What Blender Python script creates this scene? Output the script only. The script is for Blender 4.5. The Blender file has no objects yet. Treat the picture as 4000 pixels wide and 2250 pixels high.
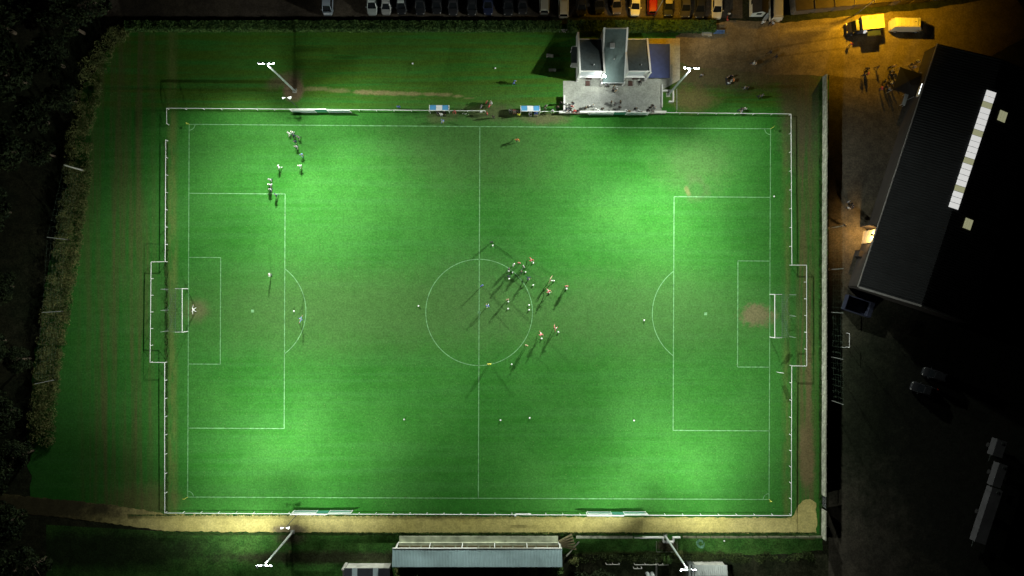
import bpy, bmesh, math, random
from mathutils import Vector, Matrix
random.seed(7)
R = math.radians
SC = bpy.context.scene
COL = SC.collection

# ------------------------------------------------------------------ camera
S = 22.77          # photograph pixels per metre on the ground
H = 133.5          # drone height above the pitch
NX, NY = 1950.0, 1125.0   # the point straight below the drone, in photograph pixels
cam_d = bpy.data.cameras.new('camera')
cam = bpy.data.objects.new('camera', cam_d); COL.objects.link(cam)
cam.location = ((NX - 2000) / S, 0, H)
cam_d.sensor_width = 36.0
cam_d.lens = 36.0 * H * S / 4000.0
cam_d.shift_x = (2000 - NX) / 4000.0
cam_d.clip_start = 1.0
cam_d.clip_end = 2000.0
SC.camera = cam

# ------------------------------------------------------------------ night sky
wd = bpy.data.worlds.new('World'); SC.world = wd; wd.use_nodes = True
wn = wd.node_tree.nodes; wl = wd.node_tree.links
bg = wn['Background']
sky = wn.new('ShaderNodeTexSky'); sky.sky_type = 'NISHITA'; sky.sun_disc = False
sky.sun_elevation = R(2); sky.sun_rotation = R(200)
wl.new(sky.outputs[0], bg.inputs['Color'])
bg.inputs['Strength'].default_value = 0.0008

SC.view_settings.view_transform = 'Standard'
SC.view_settings.look = 'None'
SC.view_settings.exposure = 0.0
SC.view_settings.gamma = 1.0
SC.view_settings.use_curve_mapping = False
SC.cycles.max_bounces = 4
SC.cycles.diffuse_bounces = 2
SC.cycles.glossy_bounces = 2
SC.cycles.transmission_bounces = 3
SC.cycles.transparent_max_bounces = 6
SC.cycles.caustics_reflective = False
SC.cycles.caustics_refractive = False

# floodlight settings: aim points on the ground (photograph pixels), power, cone
FLOOD_COL = (0.95, 1.0, 0.90)
MAST_H = 16.5
MASTS = {
 'north_west': dict(base=(1151, 355), spots=[((926, 676), 23006, 83), ((1534, 793), 26000, 128), ((2218, 2622), 109391, 109), ((603, 2799), 80000, 108), ((1151, 355), 2200, 160)]),
 'north_east': dict(base=(2610, 371), spots=[((3229, 1125), 34000, 108), ((265, 1254), 58272, 118), ((2242, 2851), 158000, 90), ((2284, 2261), 83040, 128), ((2610, 371), 5500, 150)]),
 'south_west': dict(base=(1143, 2078), spots=[((910, 1979), 22121, 74), ((1331, 1797), 21660, 91), ((1601, -385), 64000, 118), ((741, 971), 64000, 97), ((1143, 2078), 1400, 160)]),
 'south_east': dict(base=(2598, 2093), spots=[((2698, 1754), 20768, 93), ((2191, 1744), 36515, 85), ((2762, 1438), 50000, 84), ((2919, 2043), 10586, 74), ((2598, 2093), 2000, 160)]),
}
SODIUM = (1.0, 0.54, 0.015)

def G(px, py):
    return Vector(((px - 2000) / S, (1125 - py) / S, 0.0))
def W(px, py, z=0.0):
    """where a point seen at photograph pixel (px,py) stands if its height is z"""
    k = (H - z) / H
    return Vector(((NX + (px - NX) * k - 2000) / S, (1125 - (NY + (py - NY) * k)) / S, z))

# ------------------------------------------------------------------ materials
MATS = {}
def M(name, col, rough=0.8, var=0.18, scale=2.5, bump=0.0, metal=0.0, emit=0.0, ecol=None, detail=4.0, alpha=1.0, coat=0.0):
    if name in MATS: return MATS[name]
    m = bpy.data.materials.new(name); m.use_nodes = True
    nt = m.node_tree; n = nt.nodes; l = nt.links
    b = n['Principled BSDF']
    b.inputs['Roughness'].default_value = rough
    b.inputs['Metallic'].default_value = metal
    if coat: b.inputs['Coat Weight'].default_value = coat
    if alpha < 1: b.inputs['Alpha'].default_value = alpha
    tc = n.new('ShaderNodeTexCoord')
    no = n.new('ShaderNodeTexNoise'); no.inputs['Scale'].default_value = scale; no.inputs['Detail'].default_value = detail
    l.new(tc.outputs['Object'], no.inputs['Vector'])
    mr = n.new('ShaderNodeMapRange'); mr.inputs['From Min'].default_value = 0.3; mr.inputs['From Max'].default_value = 0.7
    mr.inputs['To Min'].default_value = 1 - var; mr.inputs['To Max'].default_value = 1 + var
    l.new(no.outputs['Fac'], mr.inputs['Value'])
    mx = n.new('ShaderNodeMix'); mx.data_type = 'RGBA'; mx.blend_type = 'MULTIPLY'; mx.inputs[0].default_value = 1
    mx.inputs[6].default_value = (*col, 1)
    l.new(mr.outputs[0], mx.inputs[7])
    l.new(mx.outputs[2], b.inputs['Base Color'])
    if bump:
        bp = n.new('ShaderNodeBump'); bp.inputs['Strength'].default_value = bump; bp.inputs['Distance'].default_value = 0.05
        l.new(no.outputs['Fac'], bp.inputs['Height']); l.new(bp.outputs[0], b.inputs['Normal'])
    if emit:
        b.inputs['Emission Color'].default_value = (*(ecol or col), 1)
        b.inputs['Emission Strength'].default_value = emit
    MATS[name] = m
    return m

white_paint = M('white_paint', (0.80, 0.82, 0.80), 0.5, 0.06)
line_paint = M('line_paint', (0.14, 0.33, 0.14), 0.9, 0.4, 1.6, detail=8)
galv = M('galvanised_steel', (0.42, 0.45, 0.46), 0.5, 0.15, 3, metal=0.3)
dark_steel = M('dark_steel', (0.05, 0.06, 0.055), 0.5, 0.2)
concrete = M('concrete', (0.36, 0.36, 0.32), 0.9, 0.28, 1.2, 0.2, detail=8)
concrete_d = M('weathered_concrete', (0.33, 0.34, 0.27), 0.95, 0.5, 1.6, 0.2, detail=9)
render_white = M('white_render', (0.72, 0.72, 0.70), 0.85, 0.10, 0.8)
felt = M('roofing_felt', (0.050, 0.066, 0.068), 0.9, 0.22, 2.0, detail=8)
roof_blue = M('blue_sheet_roof', (0.03, 0.05, 0.16), 0.7, 0.15, 1.5)
net_green = M('green_net', (0.04, 0.22, 0.14), 0.9, 0.2)
net_cord = M('net_cord', (0.13, 0.20, 0.14), 0.9, 0.1)
black_rub = M('black_rubber', (0.015, 0.015, 0.015), 0.8, 0.1)
glass_dark = M('dark_glass', (0.01, 0.012, 0.014), 0.08, 0.05)
red_lamp = M('red_lamp', (0.5, 0.03, 0.02), 0.3, 0.1)
clear_lamp = M('clear_lamp', (0.6, 0.6, 0.58), 0.15, 0.05)
bark = M('bark', (0.10, 0.075, 0.05), 0.95, 0.3, 6, 0.3)

def foliage_mat(name, c1, c2):
    m = bpy.data.materials.new(name); m.use_nodes = True
    nt = m.node_tree; n = nt.nodes; l = nt.links; b = n['Principled BSDF']
    g = n.new('ShaderNodeNewGeometry'); no = n.new('ShaderNodeTexNoise'); no.inputs['Scale'].default_value = 0.9; no.inputs['Detail'].default_value = 6
    l.new(g.outputs['Position'], no.inputs['Vector'])
    cr = n.new('ShaderNodeValToRGB'); cr.color_ramp.elements[0].position = 0.35; cr.color_ramp.elements[1].position = 0.7
    cr.color_ramp.elements[0].color = (*c1, 1); cr.color_ramp.elements[1].color = (*c2, 1)
    l.new(no.outputs['Fac'], cr.inputs[0]); l.new(cr.outputs[0], b.inputs['Base Color'])
    b.inputs['Roughness'].default_value = 0.8; b.inputs['Specular IOR Level'].default_value = 0.12
    MATS[name] = m; return m
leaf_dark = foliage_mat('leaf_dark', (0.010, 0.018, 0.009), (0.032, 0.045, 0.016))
leaf_olive = foliage_mat('leaf_olive', (0.08, 0.11, 0.035), (0.19, 0.20, 0.07))
leaf_rough = foliage_mat('leaf_rough', (0.03, 0.045, 0.015), (0.06, 0.085, 0.025))
leaf_green = foliage_mat('leaf_green', (0.04, 0.09, 0.025), (0.09, 0.16, 0.04))

# --------------------------------------------------- ground materials with worn patches and painted shade
class Ground:
    def __init__(s, name):
        s.m = bpy.data.materials.new(name); s.m.use_nodes = True
        s.nt = s.m.node_tree; s.n = s.nt.nodes; s.l = s.nt.links
        s.b = s.n['Principled BSDF']; s.b.inputs['Roughness'].default_value = 0.95
        s.b.inputs['Specular IOR Level'].default_value = 0.1
        s.g = s.n.new('ShaderNodeNewGeometry'); s.pos = s.g.outputs['Position']
        s.col = None
        s.warp = s.noise(0.35, 6)
        s.fine = s.noise(1.7, 8)
    def noise(s, scale, detail=5, stretch=None, rough=0.6):
        no = s.n.new('ShaderNodeTexNoise'); no.inputs['Scale'].default_value = scale
        no.inputs['Detail'].default_value = detail; no.inputs['Roughness'].default_value = rough
        v = s.pos
        if stretch:
            vm = s.n.new('ShaderNodeVectorMath'); vm.operation = 'MULTIPLY'; vm.inputs[1].default_value = stretch
            s.l.new(v, vm.inputs[0]); v = vm.outputs[0]
        s.l.new(v, no.inputs['Vector'])
        return no.outputs['Fac']
    def math(s, op, a, b=None, clamp=False):
        x = s.n.new('ShaderNodeMath'); x.operation = op; x.use_clamp = clamp
        for i, v in enumerate((a, b)):
            if v is None: continue
            if isinstance(v, (int, float)): x.inputs[i].default_value = v
            else: s.l.new(v, x.inputs[i])
        return x.outputs[0]
    def remap(s, v, a, b, c=0.0, d=1.0):
        r = s.n.new('ShaderNodeMapRange'); r.interpolation_type = 'SMOOTHSTEP'
        for i, q in enumerate((a, b, c, d)): r.inputs[i + 1].default_value = q
        s.l.new(v, r.inputs[0]); return r.outputs[0]
    def rgb(s, c):
        x = s.n.new('ShaderNodeRGB'); x.outputs[0].default_value = (*c, 1); return x.outputs[0]
    def mix(s, fac, a, b, mode='MIX'):
        x = s.n.new('ShaderNodeMix'); x.data_type = 'RGBA'; x.blend_type = mode
        if isinstance(fac, (int, float)): x.inputs[0].default_value = fac
        else: s.l.new(fac, x.inputs[0])
        for i, v in ((6, a), (7, b)):
            if isinstance(v, tuple): x.inputs[i].default_value = (*v, 1)
            else: s.l.new(v, x.inputs[i])
        return x.outputs[2]
    def base(s, a, b, scale=0.12):
        s.col = s.mix(s.remap(s.noise(scale, 6), 0.35, 0.65), a, b)
    def ellipse(s, px, py, rx, ry, col, amt=1.0, soft=0.45, rag=0.9, rot=0.0):
        """a ragged patch of colour: centre and radii in photograph pixels"""
        c = G(px, py)
        mp = s.n.new('ShaderNodeMapping'); mp.vector_type = 'TEXTURE'
        mp.inputs['Location'].default_value = c; mp.inputs['Rotation'].default_value = (0, 0, R(rot))
        mp.inputs['Scale'].default_value = (rx / S, ry / S, 1)
        s.l.new(s.pos, mp.inputs[0])
        vm = s.n.new('ShaderNodeVectorMath'); vm.operation = 'LENGTH'; s.l.new(mp.outputs[0], vm.inputs[0])
        w = s.math('MULTIPLY', s.math('SUBTRACT', s.fine if rag < 0 else s.warp, 0.5), abs(rag) * 1.6)
        w2 = s.math('MULTIPLY', s.math('SUBTRACT', s.fine, 0.5), abs(rag))
        d = s.math('ADD', s.math('ADD', vm.outputs['Value'], w), w2)
        f = s.remap(d, 1 + soft, 1 - soft, 0, amt)
        s.col = s.mix(f, s.col, col)
    def band(s, axis, a0, a1, soft, col, amt, stretch, scale=1.0, thr=(0.4, 0.62)):
        """streaky wear between two photograph coordinates along x or y"""
        sp = s.n.new('ShaderNodeSeparateXYZ'); s.l.new(s.pos, sp.inputs[0])
        v = sp.outputs[0] if axis == 'x' else sp.outputs[1]
        if axis == 'x': lo, hi = (a0 - 2000) / S, (a1 - 2000) / S
        else: lo, hi = (1125 - a1) / S, (1125 - a0) / S
        k = s.math('MULTIPLY', s.remap(v, lo - soft, lo + soft), s.remap(v, hi + soft, hi - soft))
        st = s.remap(s.noise(scale, 6, stretch), thr[0], thr[1])
        f = s.math('MULTIPLY', s.math('MULTIPLY', k, st), amt)
        s.col = s.mix(f, s.col, col)
    def finish(s, fine=0.35, bump=0.5, mid=0.15):
        f1 = s.remap(s.noise(3.2, 4, rough=0.85), 0.34, 0.66, 1 - fine, 1 + fine)
        f2 = s.remap(s.noise(0.8, 5), 0.3, 0.7, 1 - mid, 1 + mid)
        s.col = s.mix(1.0, s.col, s.math('MULTIPLY', f1, f2), 'MULTIPLY')
        s.l.new(s.col, s.b.inputs['Base Color'])
        if bump:
            bp = s.n.new('ShaderNodeBump'); bp.inputs['Strength'].default_value = bump; bp.inputs['Distance'].default_value = 0.08
            s.l.new(s.noise(3.0, 5, rough=0.75), bp.inputs['Height']); s.l.new(bp.outputs[0], s.b.inputs['Normal'])
        MATS[s.m.name] = s.m
        return s.m

g = Ground('turf')
g.base((0.027, 0.150, 0.018), (0.042, 0.178, 0.028), 0.06)
g.band('y', 500, 1940, 1.0, (0.045, 0.180, 0.036), 0.45, (0.03, 0.9, 1), 1.0, (0.42, 0.62))
dirt = (0.155, 0.120, 0.070); straw = (0.22, 0.20, 0.085); dull = (0.085, 0.120, 0.050)
# mowing lines across the practice strip, tyre and foot tracks beside the pitch
g.band('y', 100, 420, 1.5, (0.060, 0.115, 0.010), 0.8, (0.05, 1.2, 1), 1.0, (0.3, 0.62))
g.band('x', 330, 600, 3.0, (0.11, 0.105, 0.04), 0.7, (0.9, 0.03, 1), 1.0, (0.38, 0.66))
g.band('x', 655, 690, 0.6, (0.13, 0.17, 0.045), 0.7, (1, 0.2, 1), 1.0, (0.3, 0.6))
g.band('x', 3115, 3185, 1.0, (0.14, 0.11, 0.05), 0.75, (1.0, 0.05, 1), 1.0, (0.34, 0.56))
g.band('x', 3060, 3085, 0.6, (0.13, 0.16, 0.045), 0.6, (1, 0.2, 1), 1.0, (0.3, 0.6))
# dull, trodden turf
g.ellipse(1850, 560, 330, 170, dull, 0.35, 0.7, 0.6)
g.ellipse(1880, 1130, 190, 170, (0.08, 0.135, 0.06), 0.25, 0.7, 0.5)
g.ellipse(1450, 1215, 700, 150, (0.075, 0.150, 0.045), 0.6, 0.7, 0.5)
g.ellipse(2550, 1225, 500, 150, (0.070, 0.145, 0.045), 0.5, 0.7, 0.5)
g.ellipse(2720, 640, 130, 90, (0.10, 0.15, 0.06), 0.4, 0.7, 0.8)
g.ellipse(2722, 735, 46, 44, (0.10, 0.14, 0.06), 0.45, 0.5, 1.0)
g.ellipse(2720, 738, 30, 28, (0.042, 0.16, 0.03), 0.8, 0.4, 0.9)
g.ellipse(2683, 742, 8, 20, straw, 0.5, 0.6, 1.5, 20)
g.ellipse(2956, 1230, 62, 38, (0.165, 0.145, 0.075), 0.9, 0.45, 1.2)
g.ellipse(770, 1212, 38, 40, dirt, 0.6, 0.7, 0.5)
g.ellipse(2130, 462, 90, 22, (0.125, 0.115, 0.06), 0.8, 0.5, 0.7)
g.ellipse(1920, 440, 120, 30, (0.11, 0.10, 0.055), 0.6, 0.6, 0.9)
g.ellipse(1720, 455, 60, 22, (0.11, 0.115, 0.055), 0.6, 0.6, 0.9)
g.ellipse(2710, 390, 80, 46, (0.17, 0.14, 0.06), 0.8, 0.6, 0.8)
g.ellipse(2870, 290, 330, 60, (0.095, 0.08, 0.042), 0.95, 0.6, 0.9)
g.ellipse(3130, 400, 80, 260, (0.075, 0.065, 0.04), 0.8, 0.6, 0.8)
g.ellipse(1147, 350, 40, 46, (0.17, 0.125, 0.075), 0.95, 0.25, 0.35)
g.ellipse(1110, 312, 60, 26, (0.13, 0.095, 0.06), 0.7, 0.6, 0.8, 20)
# the dry trench line beside the north touchline
for (a, b, rx, ry, am) in ((1235, 347, 50, 8, .7), (1320, 354, 46, 8, .6), (1420, 360, 40, 9, 1), (1485, 362, 34, 9, 1), (1550, 365, 36, 8, .9),
                           (1615, 366, 32, 7, .9), (1680, 368, 30, 7, .9), (1738, 370, 28, 7, .8), (1790, 376, 22, 6, .8), (1830, 384, 24, 4, .5)):
    g.ellipse(a, b, rx, ry, straw, am, 0.55, 1.2, 0)
g.ellipse(3150, 1790, 30, 120, (0.20, 0.16, 0.075), 0.95, 0.35, 0.8)
g.ellipse(3158, 1500, 14, 260, (0.16, 0.13, 0.06), 0.8, 0.5, 0.9)
g.ellipse(560, 1960, 120, 60, (0.13, 0.105, 0.045), 0.6, 0.7, 0.9)
turf = g.finish(0.22, 0.2, 0.08)

g = Ground('scrub_soil'); g.base((0.020, 0.028, 0.013), (0.035, 0.036, 0.02), 0.1); soil = g.finish(0.35, 0.5, 0.3)
g = Ground('sandy_path'); g.base((0.47, 0.41, 0.14), (0.55, 0.48, 0.19), 0.08)
g.ellipse(1130, 2072, 60, 22, (0.17, 0.135, 0.09), 0.85, 0.5, 0.8); g.ellipse(1800, 2050, 300, 30, (0.40, 0.35, 0.11), 0.6, 0.6, 0.6)
g.ellipse(100, 1985, 420, 70, (0.055, 0.048, 0.028), 0.95, 0.45, 0.6); g.ellipse(1500, 2022, 900, 5, (0.28, 0.27, 0.09), 0.6, 0.6, 1.0)  # first patch paints the shade over the unlit left end into the sand
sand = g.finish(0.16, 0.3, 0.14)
g = Ground('terrace_paving'); g.base((0.33, 0.35, 0.31), (0.42, 0.43, 0.38), 0.12)
g.ellipse(2380, 402, 150, 36, (0.27, 0.28, 0.28), 0.5, 0.6, 0.8)
g.ellipse(2600, 160, 70, 20, (0.38, 0.29, 0.13), 0.9, 0.5, 0.9); paving = g.finish(0.14, 0.15, 0.14)
g = Ground('yard_asphalt'); g.base((0.062, 0.056, 0.045), (0.085, 0.076, 0.058), 0.1)
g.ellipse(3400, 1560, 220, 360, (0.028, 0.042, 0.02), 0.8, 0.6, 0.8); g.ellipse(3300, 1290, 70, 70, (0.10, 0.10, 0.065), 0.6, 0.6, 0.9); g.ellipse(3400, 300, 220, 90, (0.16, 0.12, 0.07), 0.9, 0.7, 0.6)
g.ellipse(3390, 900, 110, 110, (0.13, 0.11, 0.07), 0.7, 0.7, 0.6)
g.ellipse(3850, 1700, 470, 800, (0.016, 0.018, 0.013), 0.95, 0.4, 0.5)  # light falloff over the far yard, painted into the asphalt colour
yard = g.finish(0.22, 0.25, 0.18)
g = Ground('gravel_lane'); g.base((0.20, 0.155, 0.085), (0.26, 0.20, 0.115), 0.12)
g.ellipse(2850, 265, 330, 60, (0.10, 0.08, 0.045), 0.9, 0.6, 0.8); g.ellipse(2660, 200, 50, 90, (0.12, 0.095, 0.05), 0.7, 0.6, 0.8); g.ellipse(3180, 112, 130, 10, (0.38, 0.30, 0.16), 0.8, 0.6, 1.0, 4); g.ellipse(3080, 178, 300, 4, (0.14, 0.105, 0.055), 0.7, 0.6, 0.5, 9); g.ellipse(3090, 214, 300, 4, (0.14, 0.105, 0.055), 0.7, 0.6, 0.5, 7); g.ellipse(3330, 235, 120, 30, (0.15, 0.11, 0.06), 0.5, 0.7, 0.9)
lane = g.finish(0.2, 0.25, 0.16)
g = Ground('car_park_asphalt'); g.base((0.085, 0.07, 0.055), (0.115, 0.095, 0.07), 0.2); tarmac = g.finish(0.2, 0.2, 0.15)
g = Ground('garden_turf'); g.base((0.035, 0.115, 0.02), (0.06, 0.15, 0.03), 0.3)
g.ellipse(2605, 2132, 40, 24, (0.11, 0.085, 0.06), 0.9, 0.3, 0.4); g.ellipse(2520, 2168, 340, 14, (0.045, 0.05, 0.018), 0.9, 0.5, 0.9)
g.ellipse(1135, 2100, 50, 28, (0.10, 0.08, 0.055), 0.8, 0.5, 0.7)
g.ellipse(1300, 2178, 420, 24, (0.05, 0.042, 0.028), 0.8, 0.5, 0.9)
g.ellipse(380, 2150, 460, 80, (0.018, 0.028, 0.011), 0.9, 0.5, 0.6)  # painted shade: turf colour darkened where the left garden lies unlit
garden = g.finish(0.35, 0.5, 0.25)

# ------------------------------------------------------------------ mesh helpers
class MB:
    def __init__(s): s.v = []; s.f = []; s.mi = []
    def face(s, pts, mi=0):
        i = len(s.v); s.v += [tuple(p) for p in pts]; s.f.append(tuple(range(i, i + len(pts)))); s.mi.append(mi); return s
    def box(s, c, d, rz=0.0, mi=0, top=1.0, topx=None):
        """box centred at c with size d; top scales the upper face"""
        i = len(s.v); cr, sr = math.cos(rz), math.sin(rz); tx = top if topx is None else topx
        for (sz, k, kx) in ((-1, 1, 1), (1, top, tx)):
            for sx, sy in ((-1, -1), (1, -1), (1, 1), (-1, 1)):
                x, y = sx * d[0] / 2 * kx, sy * d[1] / 2 * k
                s.v.append((c[0] + x * cr - y * sr, c[1] + x * sr + y * cr, c[2] + sz * d[2] / 2))
        for q in ((3, 2, 1, 0), (4, 5, 6, 7), (0, 1, 5, 4), (1, 2, 6, 5), (2, 3, 7, 6), (3, 0, 4, 7)):
            s.f.append(tuple(i + k for k in q)); s.mi.append(mi)
        return s
    def cyl(s, a, b, r0, r1=None, n=8, mi=0, caps=True):
        a, b = Vector(a), Vector(b); r1 = r0 if r1 is None else r1
        d = (b - a).normalized(); u = d.orthogonal().normalized(); w = d.cross(u)
        i = len(s.v)
        for p, r in ((a, r0), (b, r1)):
            for k in range(n):
                t = 2 * math.pi * k / n; s.v.append(tuple(p + (u * math.cos(t) + w * math.sin(t)) * r))
        for k in range(n):
            s.f.append((i + k, i + (k + 1) % n, i + n + (k + 1) % n, i + n + k)); s.mi.append(mi)
        if caps:
            s.f.append(tuple(i + k for k in reversed(range(n)))); s.mi.append(mi)
            s.f.append(tuple(i + n + k for k in range(n))); s.mi.append(mi)
        return s
    def tube(s, pts, r, n=6, mi=0):
        for a, b in zip(pts, pts[1:]): s.cyl(a, b, r, r, n, mi)
        return s
    def prism(s, poly, z0, z1, mi=0):
        """upright prism over a counter-clockwise outline"""
        n = len(poly); i = len(s.v)
        for z in (z0, z1):
            for p in poly: s.v.append((p[0], p[1], z))
        s.f.append(tuple(i + k for k in reversed(range(n)))); s.mi.append(mi)
        s.f.append(tuple(i + n + k for k in range(n))); s.mi.append(mi)
        for k in range(n):
            s.f.append((i + k, i + (k + 1) % n, i + n + (k + 1) % n, i + n + k)); s.mi.append(mi)
        return s
    def slab(s, quad, t, mi=0):
        """a sloping sheet: four 3D corners (counter-clockwise from above) and a thickness below"""
        i = len(s.v); q = [Vector(p) for p in quad]; n = len(q)
        s.v += [tuple(p - Vector((0, 0, t))) for p in q] + [tuple(p) for p in q]
        s.f.append(tuple(i + k for k in reversed(range(n)))); s.mi.append(mi)
        s.f.append(tuple(i + n + k for k in range(n))); s.mi.append(mi)
        for k in range(n):
            s.f.append((i + k, i + (k + 1) % n, i + n + (k + 1) % n, i + n + k)); s.mi.append(mi)
        return s
    def ball(s, c, r, n=10, m=6, mi=0, sq=(1, 1, 1)):
        i = len(s.v)
        for j in range(m + 1):
            ph = math.pi * j / m
            for k in range(n):
                t = 2 * math.pi * k / n
                s.v.append((c[0] + r * sq[0] * math.sin(ph) * math.cos(t), c[1] + r * sq[1] * math.sin(ph) * math.sin(t), c[2] - r * sq[2] * math.cos(ph)))
        for j in range(m):
            for k in range(n):
                s.f.append((i + j * n + k, i + j * n + (k + 1) % n, i + (j + 1) * n + (k + 1) % n, i + (j + 1) * n + k)); s.mi.append(mi)
        return s
    def mesh(s, name, mats):
        me = bpy.data.meshes.new(name); me.from_pydata(s.v, [], s.f)
        for m in (mats if isinstance(mats, (list, tuple)) else [mats]): me.materials.append(m)
        if any(s.mi): me.polygons.foreach_set('material_index', s.mi)
        me.update(); return me

def link(name, me, parent=None, loc=(0, 0, 0), rz=0.0):
    o = bpy.data.objects.new(name, me); COL.objects.link(o)
    o.location = loc; o.rotation_euler = (0, 0, rz)
    if parent: o.parent = parent
    return o
def obj(name, mb, mats, parent=None, loc=(0, 0, 0), rz=0.0, smooth=False):
    me = mb.mesh(name, mats)
    if smooth:
        me.polygons.foreach_set('use_smooth', [True] * len(me.polygons))
    return link(name, me, parent, loc, rz)
def tag(o, label=None, cat=None, group=None, kind=None):
    if label: o['label'] = label
    if cat: o['category'] = cat
    if group: o['group'] = group
    if kind: o['kind'] = kind
    return o
def thing(name, label, cat, loc=(0, 0, 0), rz=0.0, group=None):
    o = bpy.data.objects.new(name, None); COL.objects.link(o); o.empty_display_size = 0.2
    o.location = loc; o.rotation_euler = (0, 0, rz)
    return tag(o, label, cat, group)
def dup(o, parent=None):
    c = o.copy(); COL.objects.link(c); c.parent = parent
    for ch in list(o.children): dup(ch, c)
    return c
def sheet(name, pix, z, mat, kind='structure', parent=None):
    """flat ground sheet from an outline in photograph pixels"""
    pts = [G(*p) for p in pix]
    a = sum(p.x * q.y - q.x * p.y for p, q in zip(pts, pts[1:] + pts[:1]))
    if a < 0: pts.reverse()
    mb = MB(); mb.face([(p.x, p.y, z) for p in pts])
    o = obj(name, mb, mat, parent)
    if kind: o['kind'] = kind
    return o
def ragged(pix, amp, step=30):
    out = []
    n = len(pix)
    for i in range(n):
        a, b = pix[i], pix[(i + 1) % n]
        L = math.hypot(b[0] - a[0], b[1] - a[1]); k = max(1, int(L / step))
        for j in range(k):
            t = j / k
            out.append((a[0] + (b[0] - a[0]) * t + random.uniform(-amp, amp), a[1] + (b[1] - a[1]) * t + random.uniform(-amp, amp)))
    return out

# ------------------------------------------------------------------ ground, paths, paving
mb = MB(); mb.face([(-420, -420, -0.02), (420, -420, -0.02), (420, 420, -0.02), (-420, 420, -0.02)])
tag(obj('ground', mb, soil), kind='structure')
sheet('sports_field', ragged([(500, 105), (2200, 95), (2660, 130), (2790, 225), (3010, 240), (3232, 262), (3216, 2100), (2600, 2092), (1600, 2088), (120, 2000), (110, 1700), (150, 1300), (210, 950), (280, 660), (330, 330)], 10), 0.0, turf)
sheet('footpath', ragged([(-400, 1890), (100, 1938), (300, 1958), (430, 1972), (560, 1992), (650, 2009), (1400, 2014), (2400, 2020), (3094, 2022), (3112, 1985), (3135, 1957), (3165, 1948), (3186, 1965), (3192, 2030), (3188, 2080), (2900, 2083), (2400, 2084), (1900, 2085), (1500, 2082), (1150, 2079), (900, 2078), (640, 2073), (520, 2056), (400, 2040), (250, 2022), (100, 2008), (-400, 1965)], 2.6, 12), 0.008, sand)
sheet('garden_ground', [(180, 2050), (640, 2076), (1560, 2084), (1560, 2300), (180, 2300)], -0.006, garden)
sheet('garden_lawn', ragged([(2190, 2086), (3215, 2094), (3215, 2150), (3100, 2162), (2800, 2168), (2190, 2165)], 4, 20), -0.006, garden)
sheet('car_park', [(300, -500), (2900, -500), (2900, 72), (2300, 66), (1200, 66), (300, 66)], 0.002, tarmac)
sheet('lane', ragged([(2640, 140), (2850, 78), (3060, 88), (3330, 62), (3660, 30), (3960, -20), (4050, 120), (3800, 260), (3560, 320), (3240, 295), (3000, 292), (2820, 268), (2700, 262), (2645, 240)], 3, 24), 0.006, lane)
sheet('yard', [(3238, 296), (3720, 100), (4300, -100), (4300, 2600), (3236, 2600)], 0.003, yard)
sheet('terrace', [(2200, 436), (2200, 316), (2250, 316), (2250, 150), (2656, 150), (2656, 312), (2584, 352), (2584, 440)], 0.010, paving)

# ------------------------------------------------------------------ pitch markings
TL, TR, BL, BR = (739, 485.6), (3010, 503), (733, 1941.5), (3004, 1951)
PL, PW = 99.7, 64.0
def P(u, v):
    a, b = u / PL, v / PW
    x = (TL[0] * (1 - a) + TR[0] * a) * (1 - b) + (BL[0] * (1 - a) + BR[0] * a) * b
    y = (TL[1] * (1 - a) + TR[1] * a) * (1 - b) + (BL[1] * (1 - a) + BR[1] * a) * b
    return G(x, y)
marks = thing('pitch_markings', None, None); marks['kind'] = 'structure'
def line(name, uvs, w=0.13, z=0.006, closed=False):
    pts = [P(*q) for q in uvs]; mb = MB(); n = len(pts); L = []; Rr = []
    for i, p in enumerate(pts):
        a = pts[(i - 1) % n] if (closed or i > 0) else p; b = pts[(i + 1) % n] if (closed or i < n - 1) else p
        t = (b - a).normalized(); nn = Vector((-t.y, t.x, 0)) * w / 2
        L.append(p + nn); Rr.append(p - nn)
    for i in range(n if closed else n - 1):
        j = (i + 1) % n
        mb.face([(q.x, q.y, z) for q in (Rr[i], Rr[j], L[j], L[i])])
    return obj(name, mb, line_paint, marks)
def seg(u0, v0, u1, v1, n=12): return [(u0 + (u1 - u0) * i / n, v0 + (v1 - v0) * i / n) for i in range(n + 1)]
def arc(cu, cv, r, a0, a1, n=40): return [(cu + r * math.cos(R(a0 + (a1 - a0) * i / n)), cv + r * math.sin(R(a0 + (a1 - a0) * i / n))) for i in range(n + 1)]
line('touch_line', seg(0, 0, PL, 0)); line('touch_line', seg(0, PW, PL, PW))
line('goal_line', seg(0, 0, 0, PW)); line('goal_line', seg(PL, 0, PL, PW))
line('halfway_line', seg(PL / 2, 0, PL / 2, PW))
line('centre_circle', arc(PL / 2, PW / 2, 9.15, 0, 354, 72), closed=True, w=0.12)
c0 = PW / 2
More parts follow.
